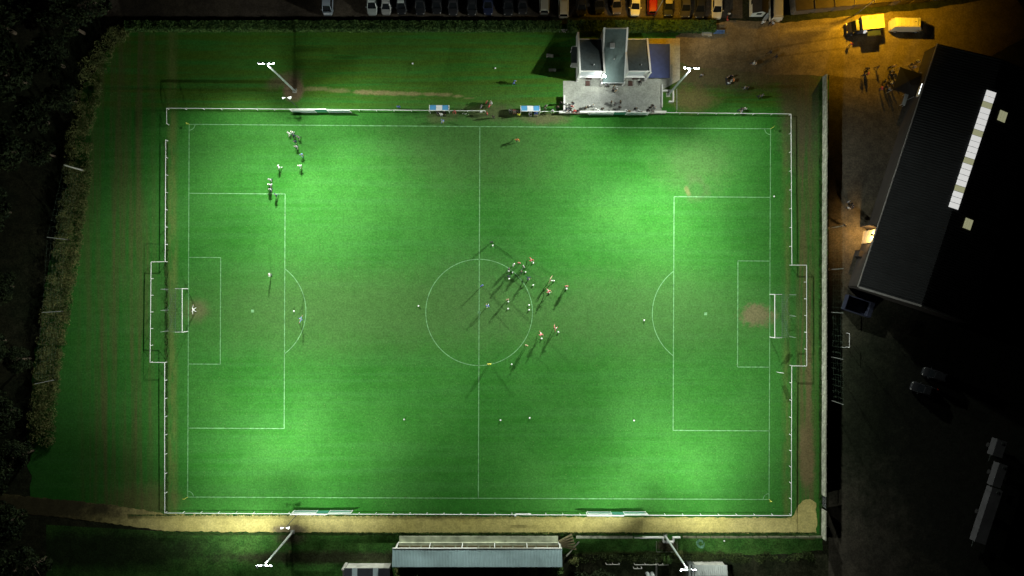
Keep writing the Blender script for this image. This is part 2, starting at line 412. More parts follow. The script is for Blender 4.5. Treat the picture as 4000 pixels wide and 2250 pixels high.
for sgn, u0 in ((1, 0.0), (-1, PL)):
    line('penalty_area_line', seg(u0, c0 - 20.16, u0 + sgn * 16.5, c0 - 20.16)); line('penalty_area_line', seg(u0, c0 + 20.16, u0 + sgn * 16.5, c0 + 20.16))
    line('penalty_area_line', seg(u0 + sgn * 16.5, c0 - 20.16, u0 + sgn * 16.5, c0 + 20.16))
    line('goal_area_line', seg(u0, c0 - 9.16, u0 + sgn * 5.5, c0 - 9.16)); line('goal_area_line', seg(u0, c0 + 9.16, u0 + sgn * 5.5, c0 + 9.16))
    line('goal_area_line', seg(u0 + sgn * 5.5, c0 - 9.16, u0 + sgn * 5.5, c0 + 9.16))
    line('penalty_arc', arc(u0 + sgn * 11, c0, 9.15, (-53 if sgn > 0 else 127), (53 if sgn > 0 else 233), 30), w=0.12)
    line('penalty_spot', seg(u0 + sgn * 10.75, c0, u0 + sgn * 11.25, c0, 1), w=0.5)
    for vv, a in ((0, 0 if sgn > 0 else 90), (PW, -90 if sgn > 0 else 180)):
        line('corner_arc', arc(u0, vv, 1.0, a, a + 90, 10), w=0.12)
line('centre_spot', seg(PL / 2 - .22, c0, PL / 2 + .22, c0, 1), w=0.45)

# ------------------------------------------------------------------ perimeter rail
post_me = MB().cyl((0, 0, 0), (0, 0, 1.0), 0.048, n=6).mesh('post', white_paint)
def rail(label, pix, skip_first=False):
    pts = [W(x, y, 1.0) for x, y in pix]
    t = thing('perimeter_rail', label, 'railing', (pts[0].x, pts[0].y, 0), group='white rails round the pitch')
    o0 = Vector((pts[0].x, pts[0].y, 0))
    for a, b in zip(pts, pts[1:]):
        obj('rail', MB().cyl(a - o0, b - o0, 0.055, n=6), white_paint, t)
        L = (b - a).length; k = max(1, round(L / 3.02))
        for i in range(0 if a is pts[0] else 1, k + 1):
            p = a + (b - a) * i / k - o0
            link('post', post_me, t, (p.x, p.y, 0))
    return t
rail('white rail along the north touchline from the open corner to the first dugout', [(650.7, 487 - 4), (650.7, 422.3), (1000, 425), (1400, 428.5), (1674, 431)])
rail('short white rail between the first dugout and the gap by the halfway line', [(1757, 432), (1895, 432.5)])
rail('short white rail between the second dugout and the paved terrace', [(2111, 435), (2200, 435.6)])
rail('white rail from the terrace to the far corner and down behind the right goal', [(2588, 439.4), (3090, 445), (3091.5, 740), (3093.5, 1035.5), (3151, 1036), (3151.5, 1430), (3093, 1429), (3092, 1700), (3091.5, 2014)])
rail('white rail behind the left goal, stepping out round the net', [(647, 546), (645, 1022), (590, 1023), (586, 1415), (643, 1416), (643, 1700), (643.5, 2004)])
rail('long white rail along the sandy path on the south touchline', [(643.5, 2004), (1400, 2008.5), (2000, 2010.5), (2600, 2013), (3091.5, 2014)])

# ------------------------------------------------------------------ goals
def net_mesh(a, b, c, d, nu, nv, r=0.006):
    """cord net between four corners"""
    mb = MB(); a, b, c, d = map(Vector, (a, b, c, d))
    for i in range(nu + 1):
        t = i / nu; mb.cyl(a + (b - a) * t, d + (c - d) * t, r, n=3, caps=False)
    for j in range(nv + 1):
        t = j / nv; mb.cyl(a + (d - a) * t, b + (c - b) * t, r, n=3, caps=False)
    return mb
def goal(label, pc, sgn):
    t = thing('football_goal', label, 'goal', pc, 0, 'goals on the pitch'); w, h = 3.66, 2.44
    for s in (-1, 1): obj('post', MB().cyl((0, s * w, 0), (0, s * w, h + .06), 0.06, n=10), white_paint, t)
    obj('crossbar', MB().cyl((0, -w - .06, h), (0, w + .06, h), 0.065, n=10), white_paint, t)
    obj('ground_bar', MB().tube([(0, -w, .04), (-sgn * 2.1, -w, .04), (-sgn * 2.1, w, .04), (0, w, .04)], 0.022), net_cord, t)
    mb = MB()
    for s in (-1, 1): mb.tube([(0, s * w, h), (-sgn * 1.2, s * w, h)], 0.025)
    obj('net_arm', mb, white_paint, t)
    for k in (-1, 0, 1):
        p = obj('net_support', MB().cyl((-sgn * 3.35, k * w * .98, 0), (-sgn * 3.35, k * w * .98, 3.1), 0.03, n=6), galv, t)
        ln = MB()
        for q in ((-1, 1) if k == 0 else (-k,)):
            ln.tube([(-sgn * 3.35, k * w * .98, 3.05), (-sgn * 2.55, k * w * .98 + q * .25, 2.3)], 0.014, 4)
        obj('net_cord_line', ln, net_cord, t)
    for k in (-1, 1):
        pts = []
        for i in range(13):
            u = i / 12; y = k * (0.25 + (w * .98 - .5) * u)
            pts.append((-sgn * (2.55 - 0.5 * math.sin(math.pi * u)), y, 2.3 - .5 * math.sin(math.pi * u)))
        obj('net_edge', MB().tube(pts, 0.018, 4), net_cord, t)
    nt = thing('net', None, None); nt.parent = t
    obj('top_net', net_mesh((0, -w, h), (0, w, h), (-sgn * 2.3, w, 2.15), (-sgn * 2.3, -w, 2.15), 24, 8), net_cord, nt)
    obj('back_net', net_mesh((-sgn * 2.3, -w, 2.1), (-sgn * 2.3, w, 2.1), (-sgn * 2.1, w, .05), (-sgn * 2.1, -w, .05), 24, 7), net_cord, nt)
    for s in (-1, 1):
        obj('side_net', net_mesh((0, s * w, h), (-sgn * 2.3, s * w, 2.1), (-sgn * 2.1, s * w, .05), (0, s * w, .05), 8, 8), net_cord, nt)
goal('white football goal with loose net guarded by the goalkeeper', G(734, 1211), 1)
goal('white football goal with a bare brown goalmouth', G(3007, 1233), -1)

flag_y = M('flag_yellow', (0.75, 0.7, 0.12), 0.7, .1)
for q, lab in ((TL, 'yellow corner flag beside the open corner of the north rail'), (TR, 'corner flag beside the brown track by the dark yard'),
               (BL, 'yellow corner flag where the sandy path begins to bend'), (BR, 'corner flag near the wide end of the sandy path')):
    t = thing('corner_flag', lab, 'corner flag', G(*q), group='corner flags')
    obj('pole', MB().cyl((0, 0, 0), (0, 0, 1.5), 0.03, n=6), flag_y, t)
    a = random.uniform(0, 6)
    obj('flag', MB().slab([(0, 0, 1.5), (0.35 * math.cos(a), 0.35 * math.sin(a), 1.42), (0.33 * math.cos(a), 0.33 * math.sin(a), 1.2), (0, 0, 1.12)], 0.01), flag_y, t)

# folded side goals standing against the rails
def folding_goal(label, px, py, sgn):
    """px,py: left end on the ground; sgn = direction towards the pitch (+1 is north)"""
    t = thing('folding_goal', label, 'goal', G(px, py), 0, 'folded training goals'); u = 1 / S * 0.985
    obj('crossbar', MB().box((72 * u, 0, 2.05), (145 * u, .13, .13)), white_paint, t)
    for x in (2, 143): obj('post', MB().box((x * u, 0, 1.0), (.11, .11, 2.0)), white_paint, t)
    for x0, x1, top in ((6, 98, 1.75), (148, 236, 1.85)):
        fr = thing('side_frame', None, None); fr.parent = t
        for z in (top, top - .52, .35): obj('bar', MB().cyl((x0 * u, sgn * .16, z), (x1 * u, sgn * .16, z), .05, n=6), white_paint, fr)
        for x in (x0, x1): obj('upright', MB().cyl((x * u, sgn * .16, .03), (x * u, sgn * .16, top + .03), .045, n=6), white_paint, fr)
    obj('folded_net', MB().box((118 * u, sgn * .1, 1.0), (224 * u, .05, 1.5)), net_green, t)
folding_goal('folded white training goal on the rail beside the bare earth of the mast', 1141, 437, -1)
folding_goal('folded white training goal at the paved terrace edge below the spectators', 2296, 446, -1)
folding_goal('folded white training goal on the sandy path rail below the mast pole', 1146, 1996, 1)
folding_goal('folded white training goal on the sandy path rail opposite the garden', 2288, 2001, 1)

# ------------------------------------------------------------------ floodlight masts
lens = M('flood_lens', (1, 1, 1), 0.3, 0, emit=60, ecol=(0.9, 0.97, 1.0))
head_grey = M('lamp_housing', (0.75, 0.78, 0.80), 0.4, 0.05)
def head_mesh():
    mb = MB(); mb.box((0, -.10, 0), (.62, .26, .50), 0, 0, .9); mb.ball((0, .04, 0), .29, 12, 8, 1, (1, .55, .85)); return mb.mesh('lamp_housing', [head_grey, lens])
HEAD = head_mesh()
mast_words = {'north_west': 'tall grey floodlight mast on bare earth beside the practice strip', 'north_east': 'tall grey floodlight mast in the walled corner of the paved terrace',
              'south_west': 'tall grey floodlight mast between the sandy path and the dark gardens', 'south_east': 'tall grey floodlight mast leaning over the lawn beside the grey shed'}
for nm, d in MASTS.items():
    b = G(*d['base']); t = thing('floodlight_mast', mast_words[nm], 'floodlight', b, 0, 'floodlight masts')
    obj('pole', MB().cyl((0, 0, 0), (0, 0, MAST_H), .20, .13, 12), galv, t)
    obj('base_plate', MB().box((0, 0, .06), (.7, .7, .12)), concrete, t)
    arm = obj('crossarm', MB().box((0, 0, MAST_H + .05), (2.3, .12, .12)), galv, t)
    ws = 1 if nm.endswith('west') else -1
    for i, (aim, pw, cone) in enumerate(d['spots']):
        tgt = G(*aim)
        lp = Vector((ws * (-1.0, 1.0, .5, -.5, 0)[i], .0, MAST_H - .12))
        dr = tgt - (b + lp); yaw = math.atan2(dr.y, dr.x) - math.pi / 2
        if i < 4: o = link('floodlight', HEAD, t, lp); o.rotation_euler = (math.atan2(dr.z, math.hypot(dr.x, dr.y)) * .8, 0, yaw); o.scale = (.72, .72, .72)
        ld = bpy.data.lights.new('flood_beam', 'SPOT'); ld.energy = pw; ld.spot_size = R(cone); ld.spot_blend = 1.0
        ld.shadow_soft_size = 0.22; ld.color = FLOOD_COL
        lo = bpy.data.objects.new('flood_beam', ld); COL.objects.link(lo)
        hz = Vector((tgt.x - b.x, tgt.y - b.y, 0)).normalized() if i < 4 else Vector((0, -.6 if nm.startswith('north') else .6, 0)) / .6
        lp = Vector((ws * (-1.0, 1.0, .5, -.5, 0)[i], 0, MAST_H - .8)) + b + hz * .6
        lo.location = lp; lo.rotation_euler = (tgt - lp).to_track_quat('-Z', 'Y').to_euler()

# loudspeaker poles
for q, lab in (((1164, 420), 'dark pole with white horn loudspeakers above the north rail'), ((1158, 2013), 'dark pole with white horn loudspeakers over the sandy path')):
    t = thing('loudspeaker_pole', lab, 'loudspeaker', G(*q), 0, 'loudspeaker poles')
    obj('pole', MB().cyl((0, 0, 0), (0, 0, 6.9), .06, .05, 8), dark_steel, t)
    for a, sx in ((200, -.5), (330, .25), (20, .45)):
        mb = MB(); d = Vector((math.cos(R(a)), math.sin(R(a)) * .4, -.1)); p = Vector((sx * .5, 0, 6.95))
        mb.cyl(p, p + d * .2, .08, .09, 8); mb.cyl(p + d * .2, p + d * .5, .09, .21, 10)
        obj('horn', mb, white_paint, t)

# ------------------------------------------------------------------ dugouts
dug_blue = M('dugout_blue', (0.10, 0.36, 0.66), 0.4, .06); dug_white = M('dugout_white', (0.82, 0.84, 0.86), 0.4, .04)
perspex = M('dugout_back', (0.10, 0.12, 0.12), 0.3, .1)
def dugout(label, x0, x1, y):
    L = (x1 - x0) / S * .985; t = thing('dugout', label, 'dugout', G(1950 + ((x0 + x1) / 2 - 1950) * .985, y), 0, 'dugouts by the halfway line')
    d = 0.95
    for i, m in enumerate((dug_blue, dug_white, dug_blue)):
        w = L / 3 - .02; x = -L / 2 + L / 3 * (i + .5)
        obj('roof_panel', MB().slab([(x - w / 2, -d * .1, 2.12), (x + w / 2, -d * .1, 2.12), (x + w / 2, d * .8, 2.0), (x - w / 2, d * .8, 2.0)], .04), m, t)
    obj('roof_edge', MB().box((0, -d * .1 - .055, 2.1), (L + .12, .1, .14)), white_paint, t)
    obj('back_panel', MB().box((0, d * .82, 1.05), (L, .05, 1.85)), perspex, t)
    for s in (-1, 1):
        obj('side_panel', MB().box((s * (L / 2 + .03), d * .38, 1.2), (.05, d * .85, 1.5)), perspex, t)
        obj('frame', MB().tube([(s * (L / 2 + .06), -.16, 0), (s * (L / 2 + .06), -.16, 2.12), (s * (L / 2 + .06), d * .8, 2.05), (s * (L / 2 + .06), d * .84, 0)], .045), white_paint, t)
    b = obj('bench', MB().box((0, d * .5, .44), (L - .2, .36, .05)), M('bench_grey', (.35, .35, .37), .6), t)
    for s in (-1, 0, 1): obj('bench_leg', MB().box((s * (L / 2 - .3), d * .5, .21), (.06, .3, .41)), dark_steel, b)
dugout('blue and white roofed dugout standing alone to the left of the gate gap', 1679, 1752, 439)
dugout('blue and white roofed dugout nearest the paved terrace', 2036, 2107, 441.5)

# ------------------------------------------------------------------ clubhouse with four fin walls
def ridge_wall(px, profile, w=.28):
    """profile: (photograph y on the ground, height) from north to south"""
    mb = MB(); x = G(px, 0).x
    tops = [(G(0, y).y, z) for y, z in profile]
    for (ya, za), (yb, zb) in zip(tops, tops[1:]):
        i = len(mb.v)
        for y, z in ((ya, za), (yb, zb)):
            mb.v += [(x, y, 0), (x + w, y, 0), (x + w, y, z), (x, y, z)]
        for q in ((0, 4, 7, 3), (1, 2, 6, 5), (3, 7, 6, 2)): mb.f.append(tuple(i + k for k in q)); mb.mi.append(0)
    mb.face([(x, tops[0][0], 0), (x, tops[0][0], tops[0][1]), (x + w, tops[0][0], tops[0][1]), (x + w, tops[0][0], 0)])
    mb.face([(x, tops[-1][0], 0), (x + w, tops[-1][0], 0), (x + w, tops[-1][0], tops[-1][1]), (x, tops[-1][0], tops[-1][1])])
    return mb
club = thing('clubhouse', 'white clubhouse with four tall fin walls and alternating sloped roofs', 'building', (0, 0, 0))
FA, FB, FC, FD = 2250, 2341.5, 2428, 2514
side = [(170, 2.6), (319, 5.6)]
for px, pr in ((FA, [(144, 2.55), (319, 5.6)]), (FB, [(149, 5.5), (230, 3.95), (320, 5.65)]), (FC, [(149, 5.5), (230, 3.95), (320, 5.65)]), (FD, [(168, 2.6), (319, 5.6)])):
    obj('fin_wall', ridge_wall(px, pr), render_white, club)
x_ = lambda p: G(p, 0).x
y_ = lambda p: G(0, p).y
for a, b in ((FA, FB), (FC, FD)):
    xa, xb = x_(a) + .28, x_(b)
    r = obj('roof', MB().slab([(xa, y_(309), 5.15), (xb, y_(309), 5.15), (xb, y_(172), 2.4), (xa, y_(172), 2.4)], .18), felt, club)
    obj('gutter', MB().box(((xa + xb) / 2, y_(171), 2.42), (xb - xa, .16, .16)), galv, r)
    obj('vent_pipe', MB().cyl((xa + 2.2, y_(285), 4.6), (xa + 2.2, y_(285), 5.05), .09), galv, r)
    obj('roof_edge', MB().box(((xa + xb) / 2, y_(309.5) - .06, 5.1), (xb - xa - .01, .12, .3)), render_white, r)
    w = obj('front_wall', MB().box(((xa + xb) / 2, y_(308) + .1, 2.45), (xb - xa, .2, 4.9)), render_white, club)
    obj('upper_cladding', MB().box(((xa + xb) / 2 - .25, y_(309) - .045, 3.5), (xb - xa - .6, .06, 2.2)), M('pale_cladding', (.52, .56, .60), .5, .08), w)
    obj('ledge', MB().box(((xa + xb) / 2, y_(310) - .14, 2.3), (xb - xa - .02, .4, .12)), render_white, w)
    dx = (xa + xb) / 2 + (.0 if a == FA else .3)
    dr = obj('door', MB().box((dx, y_(309.2) - .04, 1.05), (1.0, .07, 2.1)), M('door_brown', (.09, .05, .035), .6), w)
    obj('handle', MB().box((dx + .38, y_(309.2) - .1, 1.05), (.04, .06, .15)), galv, dr)
    wi = obj('window', MB().box((dx - 1.35, y_(309.2) - .04, 1.5), (1.1, .07, .9)), glass_dark, w)
    obj('window_frame', MB().box((dx - 1.35, y_(309.2) - .07, 1.02), (1.2, .09, .07)), white_paint, wi)
    obj('back_wall', MB().box(((xa + xb) / 2, y_(175), 1.15), (xb - xa, .2, 2.2)), render_white, club)
xa, xb = x_(FB) + .28, x_(FC)
rm = obj('roof', MB().slab([(xa, y_(336), 2.35), (xb, y_(336), 2.35), (xb, y_(152), 5.3), (xa, y_(152), 5.3)], .16), M('roofing_felt_pale', (.072, .105, .10), .9, .15, 2.2, detail=8), club)
obj('roof_edge', MB().box(((xa + xb) / 2, y_(336.5) - .06, 2.32), (xb - xa + .5, .1, .16)), galv, rm)
obj('parapet', MB().box(((xa + xb) / 2, y_(151.5), 5.32), (xb - xa, .16, .22)), concrete, rm)
sk = obj('roof_hatch', MB().box((xa + 1.25, y_(212), 4.6), (.7, .7, .5)), galv, rm); obj('hatch_lid', MB().box((xa + 1.25, y_(212), 4.9), (.78, .78, .08)), galv, sk)
obj('vent_pipe', MB().cyl((xa + 1.7, y_(256), 3.6), (xa + 1.7, y_(256), 4.0), .1), galv, rm)
for px, py in ((2345, 341), (2431, 339)): obj('porch_post', MB().box((x_(px), y_(py - 4), 1.1), (.26, .3, 2.2)), render_white, club)
obj('back_wall', MB().box(((xa + xb) / 2, y_(154), 2.5), (xb - xa, .2, 5.0)), render_white, club)
wl_ = obj('front_wall', MB().box(((xa + xb) / 2, y_(306), 1.25), (xb - xa, .2, 2.5)), render_white, club)
obj('entrance_door', MB().box(((xa + xb) / 2, y_(306) - .14, 1.05), (1.8, .07, 2.1)), glass_dark, wl_)
# blue lean-to on the east side
ax = obj('side_annex', MB().prism([(x_(FD) + .29, y_(303)), (x_(2600), y_(303)), (x_(2600), y_(196)), (x_(FD) + .29, y_(196))], 0, 2.3), render_white, club)
obj('annex_roof', MB().slab([(x_(FD) + .29, y_(320), 2.62), (x_(2604), y_(320), 2.55), (x_(2604), y_(190), 2.55), (x_(FD) + .29, y_(190), 2.62)], .14), roof_blue, ax)
obj('gutter', MB().box((x_(2606), y_(255), 2.5), (.12, 130 / S, .12)), galv, ax)
# low porch on the west side
pr = obj('west_porch', MB().box((x_(2250) - .55, y_(232), 2.2), (1.0, 2.9, .12)), felt, club)
obj('porch_slab', MB().box((x_(2250) - .52, y_(270), 2.3), (1.0, .75, .14)), render_white, pr)
obj('porch_frame', MB().tube([(x_(2250) - .02, y_(196), 2.35), (x_(2250) - .9, y_(199), 2.35), (x_(2250) - 1.0, y_(208), 2.3)], .06), white_paint, pr)
for py in (205, 262): obj('porch_post', MB().cyl((x_(2250) - .95, y_(py), 0), (x_(2250) - .95, y_(py), 2.2), .05), white_paint, pr)
# frames by the doors
hoop = M('hoop_steel', (.06, .06, .06), .5)
for px, lab in ((2295, 'dark steel hoop rail at the left clubhouse door'), (2462, 'dark steel hoop rail at the right clubhouse door')):
    p = G(px, 318); t = thing('door_rail', lab, 'rail', p)
    for k in (-.42, .42):
        obj('hoop', MB().tube([(k, -.7, 0), (k, -.7, .9), (k, .1, .9)], .03), hoop, t)
    obj('mat', MB().box((0, -.35, .02), (.8, .9, .03)), M('door_mat', (.11, .06, .05), .95), t)
# the lamp on the clubhouse corner
t = thing('corner_lamp', 'bright white lamp on the clubhouse fin wall corner', 'lamp', (x_(FB) + .14, y_(321), 5.2))
obj('bracket', MB().box((0, -.1, 0), (.1, .25, .1)), galv, t); obj('lamp_head', MB().box((0, -.32, .08), (.5, .25, .3)), head_grey, t)
obj('lens', MB().ball((0, -.42, .04), .30, 10, 6, 0, (.9, .7, .8)), lens, t)
ld = bpy.data.lights.new('corner_lamp_beam', 'SPOT'); ld.energy = 700; ld.spot_size = R(140); ld.spot_blend = .8; ld.shadow_soft_size = .2; ld.color = (.95, 1, .94)
lo = bpy.data.objects.new('corner_lamp_beam', ld); COL.objects.link(lo); lo.location = (x_(FB) + .14, y_(321) - 1.1, 4.9); lo.rotation_euler = (R(40), 0, 0)

# terrace walls
low = thing('terrace_wall', 'low white wall along the edge of the paved terrace', 'wall', G(2390, 442))
for i in range(9):
    obj('wall_panel', MB().box((-8.1 + i * 2.03, 0, .5), (2.0, .26, 1.0)), concrete, low)
    obj('coping', MB().box((-8.1 + i * 2.03, 0, 1.03), (2.02, .34, .06)), render_white, low)
low = thing('terrace_side_wall', 'short white wall on the left end of the paved terrace', 'wall', G(2203, 409))
obj('wall_panel', MB().box((0, 0, .5), (.22, 2.7, 1.0)), render_white, low); obj('coping', MB().box((0, 0, 1.03), (.3, 2.76, .06)), render_white, low)
enc = thing('mast_enclosure', 'low white wall enclosing the foot of the terrace mast', 'wall', G(2605, 380))
for c, d in (((-.95, .3, .4), (.16, 3.9, .8)), ((0, 1.2, .4), (1.7, .2, .8)), ((.95, .35, .4), (.22, 1.9, .8)), ((.62, -.66, .4), (.85, .2, .8))):
    obj('wall_panel', MB().box((c[0], c[1] - .2, c[2]), d), render_white, enc)
kb = thing('kerb_rail', 'thin grey rail east of the walled mast enclosure', 'rail', G(2640, 395))
obj('rail', MB().box((0, 0, .75), (.05, 3.9, .05)), galv, kb)
for k in (-1.9, 0, 1.9): obj('post', MB().box((0, k, .36), (.05, .05, .72)), galv, kb)

# ------------------------------------------------------------------ concrete panel wall on the east side
wall = thing('boundary_wall', 'long pale concrete panel wall between the pitch and the dark yard', 'wall', G(3214, 1200))
ys = []; y = 2100.0
pan_me = None
k = 0
while y > 345:
    if not (1934 < y - 28 < 1992):
        x = 3210 + 4.5 * (y - 345) / -1755 + 4
        yy = y - 28
        p = G(x, yy) - G(3214, 1200)
        if pan_me is None: pan_me = MB().box((0, 0, .9), (.16, 2.42, 1.8)).mesh('panel', concrete_d); post_w = MB().box((0, 0, .92), (.24, .14, 1.9)).mesh('wall_post', concrete_d)
        link('panel', pan_me, wall, (p.x + random.uniform(-.03, .03), p.y, random.uniform(-.05, .03)), random.uniform(-.006, .006))
        link('wall_post', post_w, wall, (p.x, p.y + 1.235, 0))
    y -= 56.2
t = thing('wall_gate', 'dark barred steel gate in the concrete boundary wall', 'gate', G(3212, 1952))
obj('gate_frame', MB().tube([(0, -1.1, .05), (0, -1.1, 1.5), (0, 1.1, 1.5), (0, 1.1, .05), (0, -1.1, .05)], .04), dark_steel, t)
for i in range(9): obj('bar', MB().cyl((0, -.95 + i * .24, .06), (0, -.95 + i * .24, 1.5), .018, n=5), galv, t)
t = thing('wall_end', 'thin pale post and low wall end by the lane', 'wall', G(3222, 322))
obj('wall_panel', MB().box((0, 0, .5), (.14, 1.9, 1.0)), concrete_d, t)
# low wall south of the path, stepping round the mast
sw = thing('garden_wall', 'low wall between the sandy path and the lawn', 'wall', G(2400, 2097))
def wbox(x0, y0, x1, y1, z, m, th=.22):
    a, b = G(x0, y0) - G(2400, 2097), G(x1, y1) - G(2400, 2097); c = (a + b) / 2
    obj('wall_panel', MB().box((c.x, c.y, z / 2), (abs(b.x - a.x) + th * (abs(b.x - a.x) < .1), abs(b.y - a.y) + th * (abs(b.y - a.y) < .1), z)), m, sw)
wbox(2250, 2095, 2470, 2096, .5, concrete_d, .35); wbox(2475, 2096, 2586, 2096, .7, render_white); wbox(2588, 2094, 2588, 2112, .7, render_white)
wbox(2588, 2114, 2628, 2114, .7, render_white); wbox(2628, 2112, 2628, 2094, .7, render_white); wbox(2630, 2096, 2655, 2096, .7, render_white)
for i in range(10):  # right-hand run of the wall in a darker colour
    wbox(2665 + i * 55, 2095, 2716 + i * 55, 2095, .6 + random.uniform(-.06, .06), M('dark_stone', (.12, .125, .075), .95, .5, 2), .3)

# net poles
def net_poles(label_net, pts, h, labels, grp):
    for (px, py), lb in zip(pts, labels):
        t = thing('net_pole', lb, 'pole', G(px, py), 0, grp)
        obj('pole', MB().cyl((0, 0, 0), (0, 0, h), .06, .045, 8), M('weathered_steel', (.17, .18, .17), .6), t); obj('base', MB().box((0, 0, .1), (.3, .3, .2)), concrete, t)
    t = thing('ball_stop_net', label_net, 'net', G(*pts[0]))
    for (a, b) in zip(pts, pts[1:]):
        A, B = G(*a) - G(*pts[0]), G(*b) - G(*pts[0]); n = int((B - A).length / .9)
        obj('netting', net_mesh(A + Vector((0, 0, h - .1)), B + Vector((0, 0, h - .1)), B + Vector((0, 0, .1)), A + Vector((0, 0, .1)), n, 6, .004), net_cord, t)
net_poles('ball stop net strung on poles behind the concrete wall', [(3237, 892), (3237, 1053), (3236, 1219), (3236, 1392), (3237, 1561)], 5.8,
          ['grey net pole behind the wall, topmost beside the lit doorway', 'grey net pole behind the wall, second from the lit doorway', 'grey net pole behind the wall just above the spare goal', 'grey net pole behind the wall just below the spare goal', 'grey net pole behind the wall, lowest of the five'], 'net poles along the yard')
net_poles('ball stop net on poles along the scrubby bank', [(330, 667), (267, 936), (248, 1216), (218, 1483)], 6.3,
          ['thick grey net pole on the scrubby bank, topmost of four', 'thin grey net pole on the bank beside the black gap in the trees', 'grey net pole on the bank, third from the top', 'grey net pole on the bank, lowest of four'], 'net poles along the bank')
obj('pole_sleeve', MB().cyl((0, 0, 0), (0, 0, 6.3), .16, .12, 8), concrete, [o for o in bpy.data.objects if o.get('label', '').startswith('thick grey net pole')][0])

# spare goal in the yard, board by the right goal
t = thing('spare_goal', 'spare white goal frame lying in the yard behind the concrete wall', 'goal', G(3280, 1328))
obj('crossbar', MB().cyl((1.15, -1.2, 1.2), (1.15, 1.2, 1.2), .05), white_paint, t); obj('ground_bar', MB().cyl((-1.5, -1.25, .05), (1.15, -1.25, .05), .05), white_paint, t)
for k in (-1.2, 1.2): obj('post', MB().cyl((1.15, k, 0), (1.15, k, 1.2), .05), white_paint, t)
t = thing('notice_board', 'small white board on a stand beside the right goal line', 'sign', G(3040, 1453), R(-8))
obj('board', MB().box((0, 0, 1.15), (.85, .06, .8)), white_paint, t)
for k in (-.35, .35): obj('leg', MB().box((k, 0, .38), (.05, .05, .76)), galv, t)
t = thing('equipment_stand', 'small white box on a stand at the south rail near halfway', 'stand', G(2012, 2004))
obj('stand_pole', MB().cyl((0, 0, 0), (0, 0, 1.3), .03), galv, t); obj('box', MB().box((0, 0, 1.4), (.3, .25, .25)), white_paint, t); obj('tray', MB().box((1.4, 0, .5), (2.6, .12, .1)), white_paint, t)

# ------------------------------------------------------------------ grandstand
def corrugated(A, B, C, D, n, amp):
    """ribbed sheet A-B (front edge), D-C (back edge)"""
    A, B, C, D = map(Vector, (A, B, C, D)); mb = MB(); prev = None
    for i in range(n * 4 + 1):
        t = i / (n * 4); dz = Vector((0, 0, (0, amp, amp, 0)[i % 4]))
        p, q = A + (B - A) * t + dz, D + (C - D) * t + dz
        mb.v += [tuple(p), tuple(q), tuple(p - Vector((0, 0, .05)) - dz), tuple(q - Vector((0, 0, .05)) - dz)]
        if i:
            k = len(mb.v) - 8
            mb.f.append((k, k + 4, k + 5, k + 1)); mb.mi.append(0)
    return mb
st = thing('grandstand', 'low concrete grandstand with a ribbed grey blue roof by the sandy path', 'building', (0, 0, 0))
X0, X1 = x_(1554), x_(2186)
stand_con = M('stand_concrete', (.40, .43, .31), .95, .4, .7, .1, detail=9)
for i, (ya, yb, z) in enumerate(((2092, 2113, .40), (2114, 2132, .85), (2133, 2150, 1.3), (2151, 2176, 1.75))):
    obj('terrace_step', MB().prism([(X0 + .3, y_(yb)), (X1 - .3, y_(yb)), (X1 - .3, y_(ya)), (X0 + .3, y_(ya))], 0, z), stand_con, st)
for s in range(14):
    x = X0 + 1.2 + s * (X1 - X0 - 2.4) / 13
    obj('seat_plank', MB().box((x, y_(2126), 1.2), (1.7, .3, .06)), M('seat_wood', (.20, .16, .08), .8), st)
stand_roof = M('stand_roof', (.30, .42, .44), .6, .18, .35)
rf = obj('roof', corrugated((X0 - .4, y_(2115), 3.75), (X1 + .1, y_(2115), 3.75), (X1 + .1, y_(2178), 4.5), (X0 - .4, y_(2178), 4.5), 112, .06), stand_roof, st)
for i in range(6):
    xa = X0 - .4 + i * (X1 - X0 + .5) / 6
    obj('fascia_board', MB().box((xa + (X1 - X0 + .5) / 12, y_(2114) + .02, 3.7 + random.uniform(-.02, .02)), ((X1 - X0 + .5) / 6 - .04, .1, .34)), concrete if i in (3, 4) else render_white, rf)
for i in range(6): obj('roof_post', MB().cyl((X0 + .2 + i * (X1 - X0 - .4) / 5, y_(2114) - .08, 0), (X0 + .2 + i * (X1 - X0 - .4) / 5, y_(2114) - .08, 3.8), .07), white_paint, st)
obj('back_wall', MB().box(((X0 + X1) / 2, y_(2176), 2.15), (X1 - X0, .2, 4.3)), concrete, st)
for x in (X0, X1): obj('side_wall', MB().box((x, y_(2150), 1.5), (.2, 62 / S, 3.0)), concrete, st)
sp = thing('stair_flight', 'brown earth steps fanning down beside the grandstand', 'steps', G(2215, 2118))
for i in range(6):
    a = R(-62 + i * 17)
    obj('step', MB().box((.3 + .5 * math.sin(a) - .2, .9 - i * .36, .55 - i * .07), (2.6, .26, .16), -a * .45), M('step_wood', (.20, .17, .09), .9, .35), sp)

